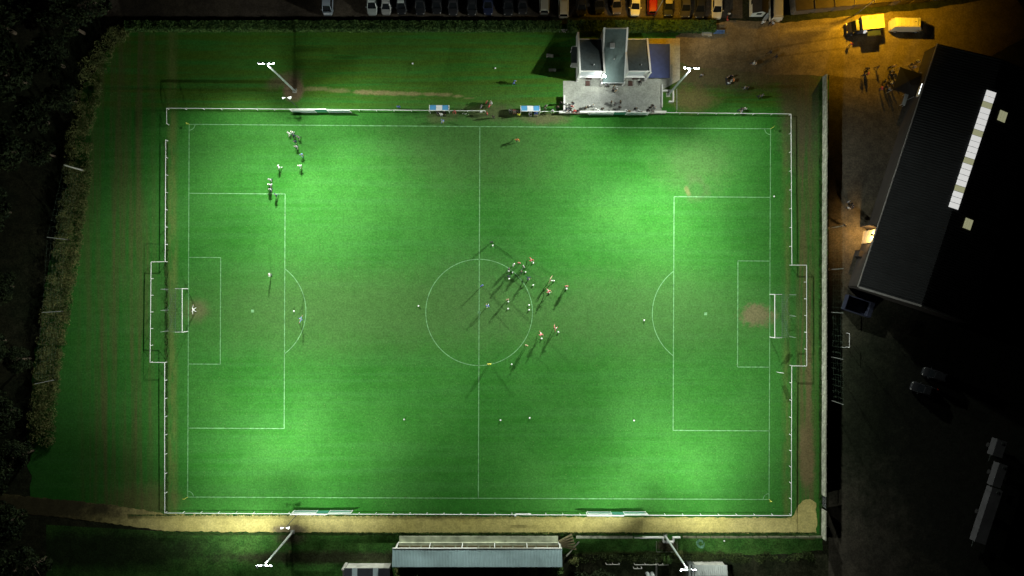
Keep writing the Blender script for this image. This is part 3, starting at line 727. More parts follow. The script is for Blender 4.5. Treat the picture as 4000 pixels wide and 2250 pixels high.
# ------------------------------------------------------------------ sheds and houses on the south edge
def shed(label, cat, p0, p1, z0, z1, roofmat, strips=(), wallmat=concrete, name='shed', ribs=False):
    """p0,p1 opposite corners on the ground (photograph pixels)"""
    xa, xb = sorted((x_(p0[0]), x_(p1[0]))); ya, yb = sorted((y_(p0[1]), y_(p1[1])))
    c = Vector(((xa + xb) / 2, (ya + yb) / 2, 0)); t = thing(name, label, cat, c); hx, hy = (xb - xa) / 2, (yb - ya) / 2
    obj('wall', MB().prism([(-hx, -hy), (hx, -hy), (hx, hy), (-hx, hy)], 0, z0 - .02), wallmat, t)
    q = [(-hx - .2, -hy - .2, z1), (hx + .2, -hy - .2, z1), (hx + .2, hy + .2, z0 + .1), (-hx - .2, hy + .2, z0 + .1)]
    if ribs: r = obj('roof', corrugated(q[3], q[2], q[1], q[0], int(hx * 2 / .3), .04), roofmat, t)
    else: r = obj('roof', MB().slab(q, .1), roofmat, t)
    for (sx, w) in strips:
        obj('skylight', MB().slab([(sx - w / 2, -hy - .2, z1 + .05), (sx + w / 2, -hy - .2, z1 + .05), (sx + w / 2, hy + .2, z0 + .15), (sx - w / 2, hy + .2, z0 + .15)], .04), M('skylight_sheet', (.42, .52, .55), .4, .06), r)
    obj('door', MB().box((0, -hy - .03, z0 * .42), (.9, .08, z0 * .82)), M('door_brown', (.09, .05, .035)), t)
    return t
slate = M('dark_sheet_roof', (.035, .04, .05), .6, .2, 1)
shed('dark roofed shed with two pale skylight strips beside the grandstand', 'shed', (1362, 2200), (1528, 2330), 2.9, 3.6, slate, ((-2.05, .88), (1.45, .88)), wallmat=concrete)
t = thing('stone_pier', 'pale rounded stone pier at the end of the dark roofed shed', 'wall', G(1353, 2204)); obj('pier', MB().cyl((0, 0, 0), (0, 0, 2.5), .34, .28, 10), concrete, t); obj('cap', MB().ball((0, 0, 2.5), .34, 10, 6), concrete, t)
obj('wall_run', MB().box((.0, -1.6, 1.2), (.35, 2.6, 2.4)), concrete, t)
shed('pale ribbed shed roof beside the lit mast head', 'shed', (2704, 2192), (2820, 2222), 2.3, 2.7, M('pale_sheet_roof', (.40, .44, .42), .5, .15, .8), name='garden_shed', ribs=True)
t = thing('greenhouse_frame', 'narrow pale twin strip roof next to the ribbed shed', 'shed', G(2690, 2230))
for k in (-.35, .25): obj('roof_strip', MB().box((k, 0, 2.2), (.32, 3.6, .08)), M('pale_sheet_roof', (.4, .44, .42)), t)
obj('frame', MB().box((-.05, 0, 1.0), (.9, 3.5, 2.1)), dark_steel, t)
for (a, b, c, d, lb) in ((2366, 2198, 2416, 2199, 'thin pale fence rail beside the dark garden trees'), (2473, 2214, 2504, 2215, 'short pale bar of a garden frame in the dark allotment'),
                         (2476, 2199, 2560, 2199, 'pale broken fence line behind the lawn'), (2568, 2200, 2606, 2200, 'pale fence rail close under the lit mast')):
    A, B = G(a, b), G(c, d); t = thing('garden_fence', lb, 'fence', A, 0, 'fences in the dark gardens')
    obj('rail', MB().box(((B - A).x / 2, 0, .9), ((B - A).x, .1, .12)), concrete, t)
    for k in (0, .5, 1): obj('post', MB().box(((B - A).x * k, 0, .45), (.1, .1, .9)), concrete, t)
t = thing('garden_path', 'narrow pale path strip in the dark garden', 'path', G(2564, 2240)); t['kind'] = 'structure'
obj('slab', MB().box((0, 0, .03), (.3, 5, .06)), concrete, t)
t = thing('water_tank', 'pair of pale upright tanks in the dark garden', 'tank', G(2536, 2240))
for k in (-.35, .45): obj('tank', MB().cyl((k, 0, 0), (k, 0, 1.6), .34, .34, 12).ball((k, 0, 1.6), .34, 12, 6, 0, (1, 1, .5)), M('tank_grey', (.30, .33, .32), .6), t)
t = thing('lawn_border', 'pale edging board running diagonally down the garden lawn', 'edging', G(2240, 2138)); A = G(2262, 2115) - G(2240, 2138); B = G(2212, 2172) - G(2240, 2138)
obj('board', MB().cyl((A.x, A.y, .12), (B.x, B.y, .12), .13, n=5), concrete_d, t)
t = thing('earth_bed_frame', 'thin rectangular border round the brown bed under the mast', 'edging', G(2605, 2134))
for a, b in (((-1.8, .9), (-1.8, -.95)), ((-1.8, -.95), (1.75, -.95)), ((1.75, -.95), (1.75, .9))): obj('edge', MB().cyl((*a, .05), (*b, .05), .05, n=4), concrete_d, t)
# heap of green netting
mb = MB()
for i in range(26):
    a = random.uniform(0, 6.3); r = random.uniform(.35, .7); p = Vector((math.cos(a) * r * .9, math.sin(a) * r * 1.1, .1 + .25 * random.random()))
    mb.tube([p, p + Vector((math.cos(a + 1.8), math.sin(a + 1.8), random.uniform(-.1, .2))) * .5, p + Vector((math.cos(a + 2.3), math.sin(a + 2.3), 0)) * .9], .07, 5)
tag(obj('netting_heap', mb, M('heap_green', (.09, .22, .13), .9, .3), None, G(2735, 2122)), 'heap of pale green netting on the lawn right of the mast', 'netting')

# ------------------------------------------------------------------ lock-up garages along the lane
gar_roof = M('garage_roof', (.05, .036, .027), .9, .25, 1.2)
gr = thing('garage_row', 'row of flat roofed lock-up garages along the lane', 'building', G(3090, 60), R(5.5))
for i in range(9):
    x = 1.6 + i * 3.35
    b = obj('garage', MB().box((x, 3.3, 1.15), (3.3, 6.4, 2.3)), M('garage_wall', (.22, .18, .13), .9), gr)
    obj('roof_panel', MB().slab([(x - 1.62, -.05, 2.38), (x + 1.62, -.05, 2.38), (x + 1.62, 6.6, 2.5), (x - 1.62, 6.6, 2.5)], .07), gar_roof, b)
    obj('divider', MB().box((x + 1.675, 3.2, 2.44), (.1, 6.6, .2)), M('divider_dark', (.09, .07, .055), .9), b)
    obj('door', MB().box((x, .06, 1.0), (2.6, .08, 2.0)), M('garage_door', (.16, .13, .10), .6), b)

# ------------------------------------------------------------------ warehouse
uE = Vector((.311, .951, 0)).normalized(); vE = Vector((uE.y, -uE.x, 0))
EZ, RZ = 4.4, 6.2
SW = W(3357, 1122, EZ); SW.z = 0
rot = math.atan2(vE.y, vE.x)          # local x = v (east), local y = u (north)
LEN = 1000 / S * (H - EZ) / H
mid = W((3872 + 3726) / 2, (355 + 815) / 2, RZ + .1)
RV = (Vector((mid.x, mid.y, 0)) - SW).dot(vE)
wh = thing('warehouse', 'large dark warehouse with a ribbed roof and a strip of lit skylights', 'building', SW, rot)
dk = M('warehouse_roof', (.015, .017, .018), .9, .2, .4); wwall = M('warehouse_wall', (.028, .023, .019), .9, .2, .8)
WD = RV * 2
obj('roof_slope', corrugated((-.15, 0, EZ), (-.15, LEN, EZ), (RV, LEN, RZ), (RV, 0, RZ), 97, .06), dk, wh)
obj('roof_slope', corrugated((RV, 0, RZ), (RV, LEN, RZ), (WD, LEN, EZ), (WD, 0, EZ), 97, .06), dk, wh)
ww = obj('west_wall', MB().box((.1, LEN / 2, EZ / 2 - .05), (.2, LEN, EZ - .15)), wwall, wh)
obj('east_wall', MB().box((WD - .2, LEN / 2, EZ / 2 - .05), (.2, LEN, EZ - .15)), wwall, wh)
for yy in (.12, LEN - .12):
    mb = MB(); pts = [(0, 0), (WD, 0), (WD, EZ - .1), (RV, RZ - .1), (0, EZ - .1)]
    i = len(mb.v)
    for dy in (-.1, .1): mb.v += [(x, yy + dy, z) for x, z in pts]
    mb.f += [tuple(range(5)), tuple(range(9, 4, -1))] + [(k, k + 5, (k + 1) % 5 + 5, (k + 1) % 5) for k in range(5)]; mb.mi += [0] * 7
    obj('gable_wall', mb, wwall, wh)
obj('eave_gutter', MB().box((-.25, LEN / 2, EZ - .02), (.16, LEN, .14)), M('gutter_grey', (.30, .29, .28), .5), wh)
obj('verge_flashing', MB().slab([(-.1, -.18, EZ + .13), (RV, -.18, RZ + .13), (RV, .12, RZ + .15), (-.1, .12, EZ + .15)], .12), M('gutter_grey', (.3, .29, .28)), wh)
obj('verge_flashing', MB().slab([(RV, -.18, RZ + .13), (WD * .92, -.18, EZ + .28), (WD * .92, .12, EZ + .3), (RV, .12, RZ + .15)], .12), M('gutter_grey', (.3, .29, .28)), wh)
sky_w = M('skylight_lit', (.8, .82, .85), .4, .05, emit=.62, ecol=(.97, .96, .93)); sky_o = M('skylight_stained', (.5, .5, .25), .5, .1, emit=.30, ecol=(.85, .85, .50))
U1 = (Vector(W(3872, 355, RZ + .1)) - SW).dot(uE); U0 = (Vector(W(3726, 815, RZ + .1)) - SW).dot(uE)
pat = 'WWOWWWWOWWWWOWWWWOWWW'; st_ = (U1 - U0) / len(pat)
for i, ch in enumerate(pat):
    yy = U1 - (i + .5) * st_
    obj('ridge_skylight', MB().slab([(RV - .8, yy - st_ / 2 + .05, RZ + .12), (RV + .8, yy - st_ / 2 + .05, RZ + .12), (RV + .8, yy + st_ / 2 - .05, RZ + .12), (RV - .8, yy + st_ / 2 - .05, RZ + .12)], .1), sky_w if ch == 'W' else sky_o, wh)
for (px, py) in ((3914, 455), (3780, 875)):
    p = W(px, py, 5.6) - SW; lv, lu = p.dot(vE), p.dot(uE)
    zz = EZ + (RZ - EZ) * (1 - abs(lv - RV) / RV) + .12
    for k in range(3):
        x0 = lv - .72 + k * .5
        zf = lambda x: EZ + (RZ - EZ) * (1 - abs(x - RV) / RV) + .16
        obj('roof_skylight', MB().slab([(x0, lu - .85, zf(x0)), (x0 + .44, lu - .85, zf(x0 + .44)), (x0 + .44, lu + .85, zf(x0 + .44)), (x0, lu + .85, zf(x0))], .06), sky_o, wh)
# lit doorway with a wall lamp and an added screen wall that cuts its light
DU = 9.0
dw = obj('pale_door', MB().box((-.04, DU, 1.75), (.12, 2.3, 3.5)), M('door_cream', (.62, .52, .32), .7, .15, 2), wh)
obj('door_frame', MB().box((-.06, DU, 3.58), (.16, 2.5, .14)), galv, dw)
obj('added_shadow_screen', MB().box((-.6, DU + 1.6, 2.0), (1.2, .16, 4.0)), wwall, wh)
obj('meter_box', MB().box((-.35, DU - 3.1, .9), (.7, 1.0, 1.8)), wwall, wh)
sheet('door_apron', [(3372, 905), (3408, 890), (3400, 950), (3380, 962), (3366, 945)], .009, M('apron_concrete', (.34, .31, .24), .9, .3, 1.5))
lampw = M('warm_lens', (1, .8, .5), .3, 0, emit=14, ecol=(1, .72, .34))
t = thing('wall_lamp', 'warm lamp above the pale warehouse door', 'lamp', SW + uE * DU + Vector((0, 0, 3.95)), rot)
obj('arm', MB().box((-.3, 0, .08), (.6, .07, .07)), dark_steel, t); obj('lamp_hood', MB().box((-.55, 0, .06), (.34, .3, .1)), dark_steel, t); obj('lens', MB().ball((-.55, 0, -.02), .12, 8, 5), lampw, t)
ld = bpy.data.lights.new('wall_lamp_beam', 'SPOT'); ld.energy = 1500; ld.spot_size = R(165); ld.spot_blend = .5; ld.shadow_soft_size = .12; ld.color = (1, .56, .17)
lo = bpy.data.objects.new('wall_lamp_beam', ld); COL.objects.link(lo); lo.location = SW + uE * DU - vE * .75 + Vector((0, 0, 3.8)); lo.rotation_euler = (0, R(-8), rot)
# bar hatch
BU = 34.6
bz = obj('service_panel', MB().box((-.06, BU, 3.0), (.1, 1.9, 1.0)), M('panel_grey', (.55, .58, .56), .6), wh)
t = thing('tube_light', 'white tube light under the warehouse eave above the bar tent', 'lamp', SW + uE * BU + Vector((0, 0, 4.0)), rot)
obj('housing', MB().box((-.34, 0, .07), (.16, 1.9, .08)), galv, t); 
for k in (-.5, .5): obj('tube', MB().cyl((-.42, k - .42, 0), (-.42, k + .42, 0), .06), M('tube_lens', (1, 1, 1), .3, 0, emit=3.0, ecol=(.95, 1, 1)), t)
cn = thing('bar_tent', 'black square canopy against the warehouse wall with people round it', 'tent', SW + uE * (BU + 1.1) - vE * 2.15, rot)
tarp = M('black_tarp', (.004, .004, .006), .8, .2)
for k, q in enumerate((((-1.95, -2.0), (1.95, -2.0)), ((1.95, -2.0), (1.95, 2.0)), ((1.95, 2.0), (-1.95, 2.0)), ((-1.95, 2.0), (-1.95, -2.0)))):
    obj('canopy_panel', MB().slab([(q[0][0], q[0][1], 2.4), (q[1][0], q[1][1], 2.4), (0, 0, 2.95)], .03), tarp, cn)
for a in (-1.9, 1.9):
    for b in (-1.95, 1.95): obj('pole', MB().cyl((a, b, 0), (a, b, 2.38), .03), galv, cn)
t = thing('bar_counter', 'pale serving table at the edge of the black canopy', 'table', SW + uE * (BU - 1.3) - vE * 1.0, rot)
obj('table_top', MB().box((0, 0, .9), (.6, 2.0, .06)), M('panel_grey', (.55, .58, .56)), t)
for a in (-.25, .25):
    for b in (-.9, .9): obj('leg', MB().cyl((a, b, 0), (a, b, .88), .025), galv, t)
# skip and parked things in the yard
t = thing('skip', 'dark blue steel skip at the warehouse gable', 'skip', SW - uE * 2.6 + vE * 2.4, rot)
skm = M('skip_blue', (.025, .03, .055), .6, .2)
for c, d in (((0, 1.25, .7), (4.6, .1, 1.4)), ((0, -1.25, .7), (4.6, .1, 1.4)), ((-2.3, 0, .7), (.1, 2.6, 1.4)), ((2.0, 0, .7), (.7, 2.4, 1.4)), ((0, 0, .08), (4.6, 2.5, .1))): obj('side', MB().box(c, d), skm, t)
trl = M('trailer_grey', (.085, .085, .09), .6, .2, .6)
for (px, py, L, Wd, lb) in ((3905, 1752, 2.9, 1.7, 'short pale trailer in the dark yard, nearest the warehouse'), (3906, 1858, 4.0, 1.5, 'pale trailer in the dark yard, middle of three'), (3862, 2016, 9.6, 1.9, 'longest pale trailer in the dark yard')):
    p = W(px, py, 2.2); p.z = 0; t = thing('trailer', lb, 'trailer', p, rot, 'trailers parked in the dark yard')
    b = obj('body', MB().box((0, 0, 1.5), (Wd, L, 1.5)), trl, t); obj('roof_hatch', MB().box((.2, L / 2 - .5, 2.28), (.4, .4, .06)), dark_steel, b)
    for s in (-1, 1): obj('wheel', MB().cyl((s * Wd * .5 - .1, 0, .4), (s * Wd * .5 + .1, 0, .4), .4, n=12), black_rub, t)
    obj('drawbar', MB().box((0, -L / 2 - .6, .5), (.12, 1.2, .1)), dark_steel, t)

# ------------------------------------------------------------------ cars
def loft(secs, mi=0):
    mb = MB(); n = len(secs[0])
    for s in secs: mb.v += s
    for i in range(len(secs) - 1):
        for k in range(n):
            mb.f.append((i * n + k, i * n + (k + 1) % n, (i + 1) * n + (k + 1) % n, (i + 1) * n + k)); mb.mi.append(mi)
    mb.f.append(tuple(reversed(range(n)))); mb.mi.append(mi); mb.f.append(tuple(range((len(secs) - 1) * n, len(secs) * n))); mb.mi.append(mi)
    return mb
paint0 = M('paint_default', (.5, .5, .5), .25, .03, coat=.5)
wheel_me = MB().cyl((0, -.11, 0), (0, .11, 0), .31, n=14).mesh('tyre', black_rub); rim_me = MB().cyl((0, -.12, 0), (0, .12, 0), .19, n=10).mesh('rim', galv)
def make_car(style):
    """a car pointing along +x, wheels on the ground"""
    L, Wd, Hh = {'hatch': (3.9, 1.68, 1.46), 'saloon': (4.4, 1.74, 1.43), 'estate': (4.4, 1.74, 1.50), 'van': (4.6, 1.80, 1.95)}[style]
    t = thing('parked_car', 'x', 'car'); hw = Wd / 2
    prof = []
    for f, w, z in ((-.5, .80, .78), (-.485, .90, .90), (-.42, .97, .97 if style != 'saloon' else .95), (-.25, 1, .96), (.0, 1, .94), (.2, 1, .93), (.36, .97, .86), (.45, .90, .77), (.49, .80, .66), (.5, .70, .58)):
        x = f * L; ww = hw * w
        prof.append([(x, -ww * .92, .22), (x, ww * .92, .22), (x, ww, .45), (x, ww * .985, z - .12), (x, ww * .88, z), (x, -ww * .88, z), (x, -ww * .985, z - .12), (x, -ww, .45)])
    bd = obj('body', loft(prof), paint0, t, smooth=False)
    rb, rf_ = {'hatch': (-.44, .10), 'saloon': (-.22, .08), 'estate': (-.45, .10), 'van': (-.47, .26)}[style]      # roof from-to
    gb, gf = {'hatch': (-.49, .30), 'saloon': (-.38, .28), 'estate': (-.49, .29), 'van': (-.495, .40)}[style]    # glass foot
    wr, wb = hw * .72, hw * .90; zb, zr = .93, Hh
    A = lambda f, w, z: (f * L, w, z)
    obj('windscreen', MB().face([A(gf, -wb, zb - .05), A(gf, wb, zb - .05), A(rf_, wr, zr - .03), A(rf_, -wr, zr - .03)]), glass_dark, t)
    obj('rear_window', MB().face([A(gb, wb, zb), A(gb, -wb, zb), A(rb, -wr, zr - .03), A(rb, wr, zr - .03)]), glass_dark if style != 'van' else paint0, t)
    for s in (-1, 1):
        q = [A(gb, s * wb, zb), A(gf, s * wb, zb - .05), A(rf_, s * wr, zr - .03), A(rb, s * wr, zr - .03)]
        if s > 0: q.reverse()
        obj('side_window', MB().face(q), glass_dark, t)
        for a, b in ((A(gf, s * wb, zb - .05), A(rf_, s * wr, zr - .03)), (A(gb, s * wb, zb), A(rb, s * wr, zr - .03)), (A(rf_, s * wr, zr - .02), A(rb, s * wr, zr - .02))):
            obj('pillar', MB().cyl(a, b, .045, n=5), paint0, t)
        m = obj('mirror', MB().box((gf * L - .28, s * (hw + .1), zb + .02), (.12, .2, .14)), paint0, t)
        obj('headlight', MB().ball((L * .47, s * hw * .66, .64), .14, 8, 6, 0, (.8, 1, .6)), clear_lamp, t)
        obj('tail_light', MB().box((-L * .487, s * hw * .78, .78), (.07, .2, .22)), red_lamp, t)
        for f in (-.31, .31):
            w = thing('wheel', None, None); w.parent = t; w.location = (f * L, s * (hw - .1), .31)
            link('tyre', wheel_me, w); link('rim', rim_me, w)
    k = .97
    obj('roof', MB().slab([A(rb, -wr * k, zr - .02), A(rf_, -wr * k, zr - .02), A(rf_, wr * k, zr - .02), A(rb, wr * k, zr - .02)], .03).box(((rb + rf_) / 2 * L, 0, zr), ((rf_ - rb) * L * .9, wr * 1.8, .04), 0, 0, .9), paint0, t)
    return t
CARS = {}
def car(style, label, px, y_end, col, nose='S', rz=0.0, at=None, roofcol=None, cat='car', name='parked_car', group='cars in the car park'):
    first = style not in CARS
    if first: CARS[style] = make_car(style)
    root = CARS[style]
    o = root if first else dup(root)
    L = {'hatch': 3.9, 'saloon': 4.4, 'estate': 4.4, 'van': 4.6}[style]
    if at is None:
        p = W(px, y_end, .7); p.z = 0; p.y += L / 2; o.rotation_euler = (0, 0, (-math.pi / 2 if nose == 'S' else math.pi / 2) + rz)
    else: p = at; o.rotation_euler = (0, 0, rz)
    o.location = p; o.name = name; tag(o, label, cat, group)
    pm = M('paint_%d_%d_%d' % tuple(int(c * 200) for c in col), col, .28, .03, coat=.4)
    for ch in o.children:
        for sl in ch.material_slots:
            if first: pass
            if sl.material and sl.material.name.startswith('paint'):
                sl.link = 'OBJECT'; sl.material = pm if not (roofcol and ch.name.startswith('roof')) else M('roofp_%d_%d_%d' % tuple(int(c * 200) for c in roofcol), roofcol, .3, .03)
    return o
WH = (.70, .70, .68); SIL = (.36, .38, .40); DK = (.03, .032, .036); NAVY = (.03, .04, .09)
cp = [('van', 'pale blue grey van, leftmost vehicle in the car park', 1280, 58, (.30, .36, .42), 'S'),
 ('estate', 'silver white estate car, left of a close pair far from the lamps', 1453, 57, (.52, .58, .56), 'S'),
 ('hatch', 'pale grey hatchback, right of a close pair far from the lamps', 1509, 56, (.50, .51, .50), 'S'),
 ('hatch', 'dark hatchback with a pale square roof beside the grey pair', 1567, 54, DK, 'S'),
 ('saloon', 'black saloon in the unlit car park, first of the dark row', 1640, 56, DK, 'S'),
 ('hatch', 'black hatchback in the unlit car park, second of the dark row', 1705, 52, DK, 'S'),
 ('saloon', 'black saloon in the unlit car park, third of the dark row', 1769, 58, (.04, .04, .045), 'S'),
 ('hatch', 'dark hatchback in the unlit car park, fourth of the dark row', 1843, 58, DK, 'S'),
 ('saloon', 'dark saloon in the unlit car park, fifth of the dark row', 1906, 56, NAVY, 'S'),
 ('estate', 'dark estate car in the unlit car park, sixth of the dark row', 1985, 58, DK, 'S'),
 ('hatch', 'dark grey hatchback next to the first white car', 2041, 53, (.05, .05, .055), 'S'),
 ('hatch', 'white hatchback with its rear window towards the hedge', 2126, 53, (.66, .68, .60), 'N'),
 ('estate', 'white estate car with roof bars parked close to the hedge', 2201, 67, (.72, .70, .56), 'N'),
 ('hatch', 'black hatchback just right of the white estate car', 2271, 60, DK, 'S'),
 ('saloon', 'black saloon with two bright side trims near the lamp', 2341, 52, DK, 'S'),
 ('saloon', 'dark brown saloon just left of the bright white car', 2408, 54, (.15, .12, .09), 'S'),
 ('saloon', 'bright white saloon glowing yellow under the street lamp', 2481, 61, (.80, .78, .66), 'S'),
 ('hatch', 'red hatchback beside the lamp post', 2548, 55, (.30, .012, .02), 'N'),
 ('saloon', 'dark car with a tan roof right of the red hatchback', 2611, 62, DK, 'S'),
 ('saloon', 'dark grey saloon with one bright headlamp', 2678, 67, (.07, .065, .06), 'S'),
 ('estate', 'black estate car with silver sides next to the last white car', 2734, 69, DK, 'S'),
 ('saloon', 'white saloon at the lane end of the car park', 2801, 72, (.78, .74, .60), 'S')]
for s, lb, px, ye, c, nz in cp:
    car(s, lb, px, ye, c, nz, random.uniform(-.03, .03), roofcol=(.34, .30, .22) if 'tan roof' in lb or 'brown saloon' in lb else ((.50, .56, .54) if 'pale square' in lb else None))
car('saloon', 'black saloon in the dark yard showing one glint of chrome', 0, 0, DK, rz=rot + math.pi * 1.0, at=G(3600, 1520), group='cars in the dark yard')
car('hatch', 'black hatchback in the dark yard above the saloon', 0, 0, DK, rz=rot + math.pi, at=G(3640, 1462), group='cars in the dark yard')
v = car('van', 'white panel van glowing yellow behind the food truck', 0, 0, (.82, .76, .55), rz=R(-1), at=G(3532, 106), cat='van', name='panel_van', group='vans on the lane')
v.scale = (1.25, 1.12, 1.25)
for k in range(5): obj('roof_rib', MB().box((-1.4 + k * .55, 0, 1.985), (.05, 1.1, .03)), M('van_rib', (.66, .60, .42), .4), v)
obj('aerial_base', MB().box((.55, .1, 2.0), (.12, .12, .06)), dark_steel, v)
for ch in v.children:
    if ch.name.startswith('side_window'):
        ch.material_slots[0].link = 'OBJECT'; ch.material_slots[0].material = M('paint_van_side', (.75, .70, .52), .3, .05)
v = car('van', 'white box van beside the small cabin with red rear lights', 0, 0, (.80, .74, .58), rz=math.pi / 2, at=G(3022, 36), cat='van', name='box_van', group='vans on the lane')
v.scale = (1.0, 1.15, 1.2)

# small cabin at the lane corner
t = thing('gate_cabin', 'small pale cabin with a dark gable roof beside the box van', 'building', G(2952, 52))
obj('wall', MB().box((0, 1.6, 1.3), (2.2, 4.4, 2.6)), M('cabin_wall', (.62, .64, .58), .8, .08), t)
obj('window', MB().box((.1, -.62, 1.5), (.8, .06, .7)), glass_dark, t); obj('side_window', MB().box((-1.12, 1.4, 1.5), (.06, .7, .7)), glass_dark, t)
for s in (-1, 1):
    q = [(s * 1.35, -.85, 2.5), (0, -.85, 3.3), (0, 4.0, 3.3), (s * 1.35, 4.0, 2.5)]
    if s > 0: q.reverse()
    obj('roof_slope', MB().slab(q, .08), M('cabin_roof', (.05, .04, .03), .8), t)
t = thing('ramp', 'grey loading ramp leaning between the cabin and the box van', 'ramp', G(2994, 66), R(-35)); obj('plate', MB().slab([(-.3, -.9, .1), (.3, -.9, .1), (.3, .9, .9), (-.3, .9, .9)], .06), galv, t); obj('foot', MB().box((0, .85, .42), (.5, .06, .82)), dark_steel, t)

# food truck
ft = thing('food_truck', 'white food truck glowing yellow with a raised side flap', 'truck', W(3411, 86, 2.9) * Vector((1, 1, 0)) if False else Vector((W(3411, 86, 2.9).x, W(3411, 86, 2.9).y, 0)), R(6.1))
tw = M('truck_white', (.82, .76, .5), .4, .05)
obj('box_body', MB().box((0, 0, 1.75), (3.65, 2.2, 2.2)), M('truck_side', (.10, .11, .14), .6), ft)
r = obj('roof', MB().box((0, 0, 2.9), (3.7, 2.25, .1)), tw, ft)
for x, y in ((-1.45, .75), (-.4, .7), (.35, .72)): obj('roof_vent', MB().box((x, y, 3.0), (.45, .38, .12)), M('vent_tan', (.55, .48, .2), .6), r)
obj('cab', loft([[(-1.85, -1, .4), (-1.85, 1, .4), (-1.85, .95, 2.2), (-1.85, -.95, 2.2)], [(-2.6, -1, .4), (-2.6, 1, .4), (-2.5, .85, 2.1), (-2.5, -.85, 2.1)], [(-3.5, -.92, .4), (-3.5, .92, .4), (-3.3, .88, 1.15), (-3.3, -.88, 1.15)]]), M('cab_dark', (.03, .03, .035), .4), ft)
obj('windscreen', MB().slab([(-3.22, -.8, 1.22), (-2.55, -.78, 2.1), (-2.55, .78, 2.1), (-3.22, .8, 1.22)], .02), glass_dark, ft)
for s in (-1, 1):
    obj('mirror', MB().box((-2.9, s * 1.12, 1.6), (.1, .22, .3)), dark_steel, ft)
    obj('headlight', MB().box((-3.5, s * .7, .8), (.06, .3, .2)), clear_lamp, ft)
    for x in (-2.6, 1.0):
        w = thing('wheel', None, None); w.parent = ft; w.location = (x, s * .95, .31); link('tyre', wheel_me, w); link('rim', rim_me, w)
obj('serving_flap', MB().slab([(-1.0, -2.2, 2.55), (1.25, -2.2, 2.55), (1.25, -1.12, 2.62), (-1.0, -1.12, 2.62)], .05), M('flap_navy', (.03, .045, .07), .5), ft)
obj('serving_hatch', MB().box((.1, -1.09, 1.75), (2.1, .06, 1.0)), M('hatch_glow', (.9, .8, .6), .5, 0, emit=.9, ecol=(1, .8, .5)), ft)
obj('menu_board', MB().slab([(-1.55, -1.55, 2.25), (-1.15, -1.55, 2.25), (-1.15, -1.15, 2.6), (-1.55, -1.15, 2.6)], .04), M('menu_lit', (.9, .9, .85), .4, 0, emit=.7), ft)

# ------------------------------------------------------------------ street lamps (sodium)
sod_lens = M('sodium_lens', (1, .7, .2), .3, 0, emit=25, ecol=(1, .66, .16))
def street_lamp(label, base, arm, power):
    t = thing('street_lamp', label, 'street lamp', G(*base), 0, 'orange street lamps')
    obj('pole', MB().cyl((0, 0, 0), (0, 0, 8.3), .08, .05, 8), galv, t)
    a = Vector(arm); e = Vector((a.x, a.y, 8.6))
    obj('arm', MB().cyl((0, 0, 8.25), e, .04), galv, t)
    hd = obj('lamp_head', MB().box(e + Vector((0, 0, .06)), (.75, .3, .14), math.atan2(a.y, a.x), 0, .7), head_grey, t)
    obj('lens', MB().ball(e - Vector((0, 0, .04)), .16, 8, 5, 0, (1.4, 1, .6)), sod_lens, hd)
    ld = bpy.data.lights.new('sodium_beam', 'SPOT'); ld.energy = power; ld.spot_size = R(158); ld.spot_blend = .45; ld.shadow_soft_size = .15; ld.color = SODIUM
    lo = bpy.data.objects.new('sodium_beam', ld); COL.objects.link(lo); lo.location = G(*base) + e - Vector((0, 0, .3))
    return t
street_lamp('orange street lamp on a thin pole beside the food truck', (3338, 60), (.9, .4, 0), 8500)
street_lamp('orange street lamp on a thin pole between the red car and the dark car', (2556, 60), (.3, .9, 0), 2600)

# ------------------------------------------------------------------ vegetation
def leaves(mb, c, rad, n, size, rnd):
    for _ in range(n):
        while True:
            d = Vector((rnd.uniform(-1, 1), rnd.uniform(-1, 1), rnd.uniform(-1, 1)))
            if .15 < d.length < 1: break
        r = d.length ** .35; d.normalize()
        p = Vector((c[0] + d.x * rad[0] * r, c[1] + d.y * rad[1] * r, max(.03, c[2] + d.z * rad[2] * r)))
        u = Vector((rnd.uniform(-1, 1), rnd.uniform(-1, 1), rnd.uniform(-.5, .8))).normalized()
        v = u.cross(Vector((rnd.uniform(-1, 1), rnd.uniform(-1, 1), rnd.uniform(-1, 1)))).normalized()
        s = size * rnd.uniform(.6, 1.4)
        mb.face([p - u * s, p - v * s * .45, p + u * s, p + v * s * .45])
def crown_mesh(name, R_, Hc, zc, nclump, nleaf, size, mat, seed):
    rnd = random.Random(seed); mb = MB()
    for i in range(nclump):
        a = rnd.uniform(0, 6.28); rr = R_ * math.sqrt(rnd.random()) * .85; zz = zc + rnd.uniform(-.5, .5) * Hc * (1 - .5 * rr / R_)
        k = rnd.uniform(.22, .42) * R_
        leaves(mb, (math.cos(a) * rr, math.sin(a) * rr, zz), (k, k, k * .75), nleaf, size, rnd)
    return mb.mesh(name, mat)
def trunk_mesh(h, R_, seed):
    rnd = random.Random(seed); mb = MB()
    mb.cyl((0, 0, 0), (.1, .05, h * .5), .26, .18, 8); mb.cyl((.1, .05, h * .5), (0, .1, h * .85), .18, .08, 7)
    for i in range(6):
        a = i * 1.05 + rnd.uniform(-.3, .3); z = h * rnd.uniform(.35, .65)
        mb.cyl((.08, .05, z), (math.cos(a) * R_ * .6, math.sin(a) * R_ * .6, z + h * .22), .09, .03, 5)
    return mb.mesh('trunk', bark)
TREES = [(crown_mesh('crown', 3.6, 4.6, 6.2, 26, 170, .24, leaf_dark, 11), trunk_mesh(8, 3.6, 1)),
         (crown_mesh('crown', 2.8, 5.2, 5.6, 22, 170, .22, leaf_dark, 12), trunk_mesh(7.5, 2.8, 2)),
         (crown_mesh('crown', 3.2, 3.6, 4.8, 24, 160, .22, leaf_dark, 13), trunk_mesh(6.3, 3.2, 3))]
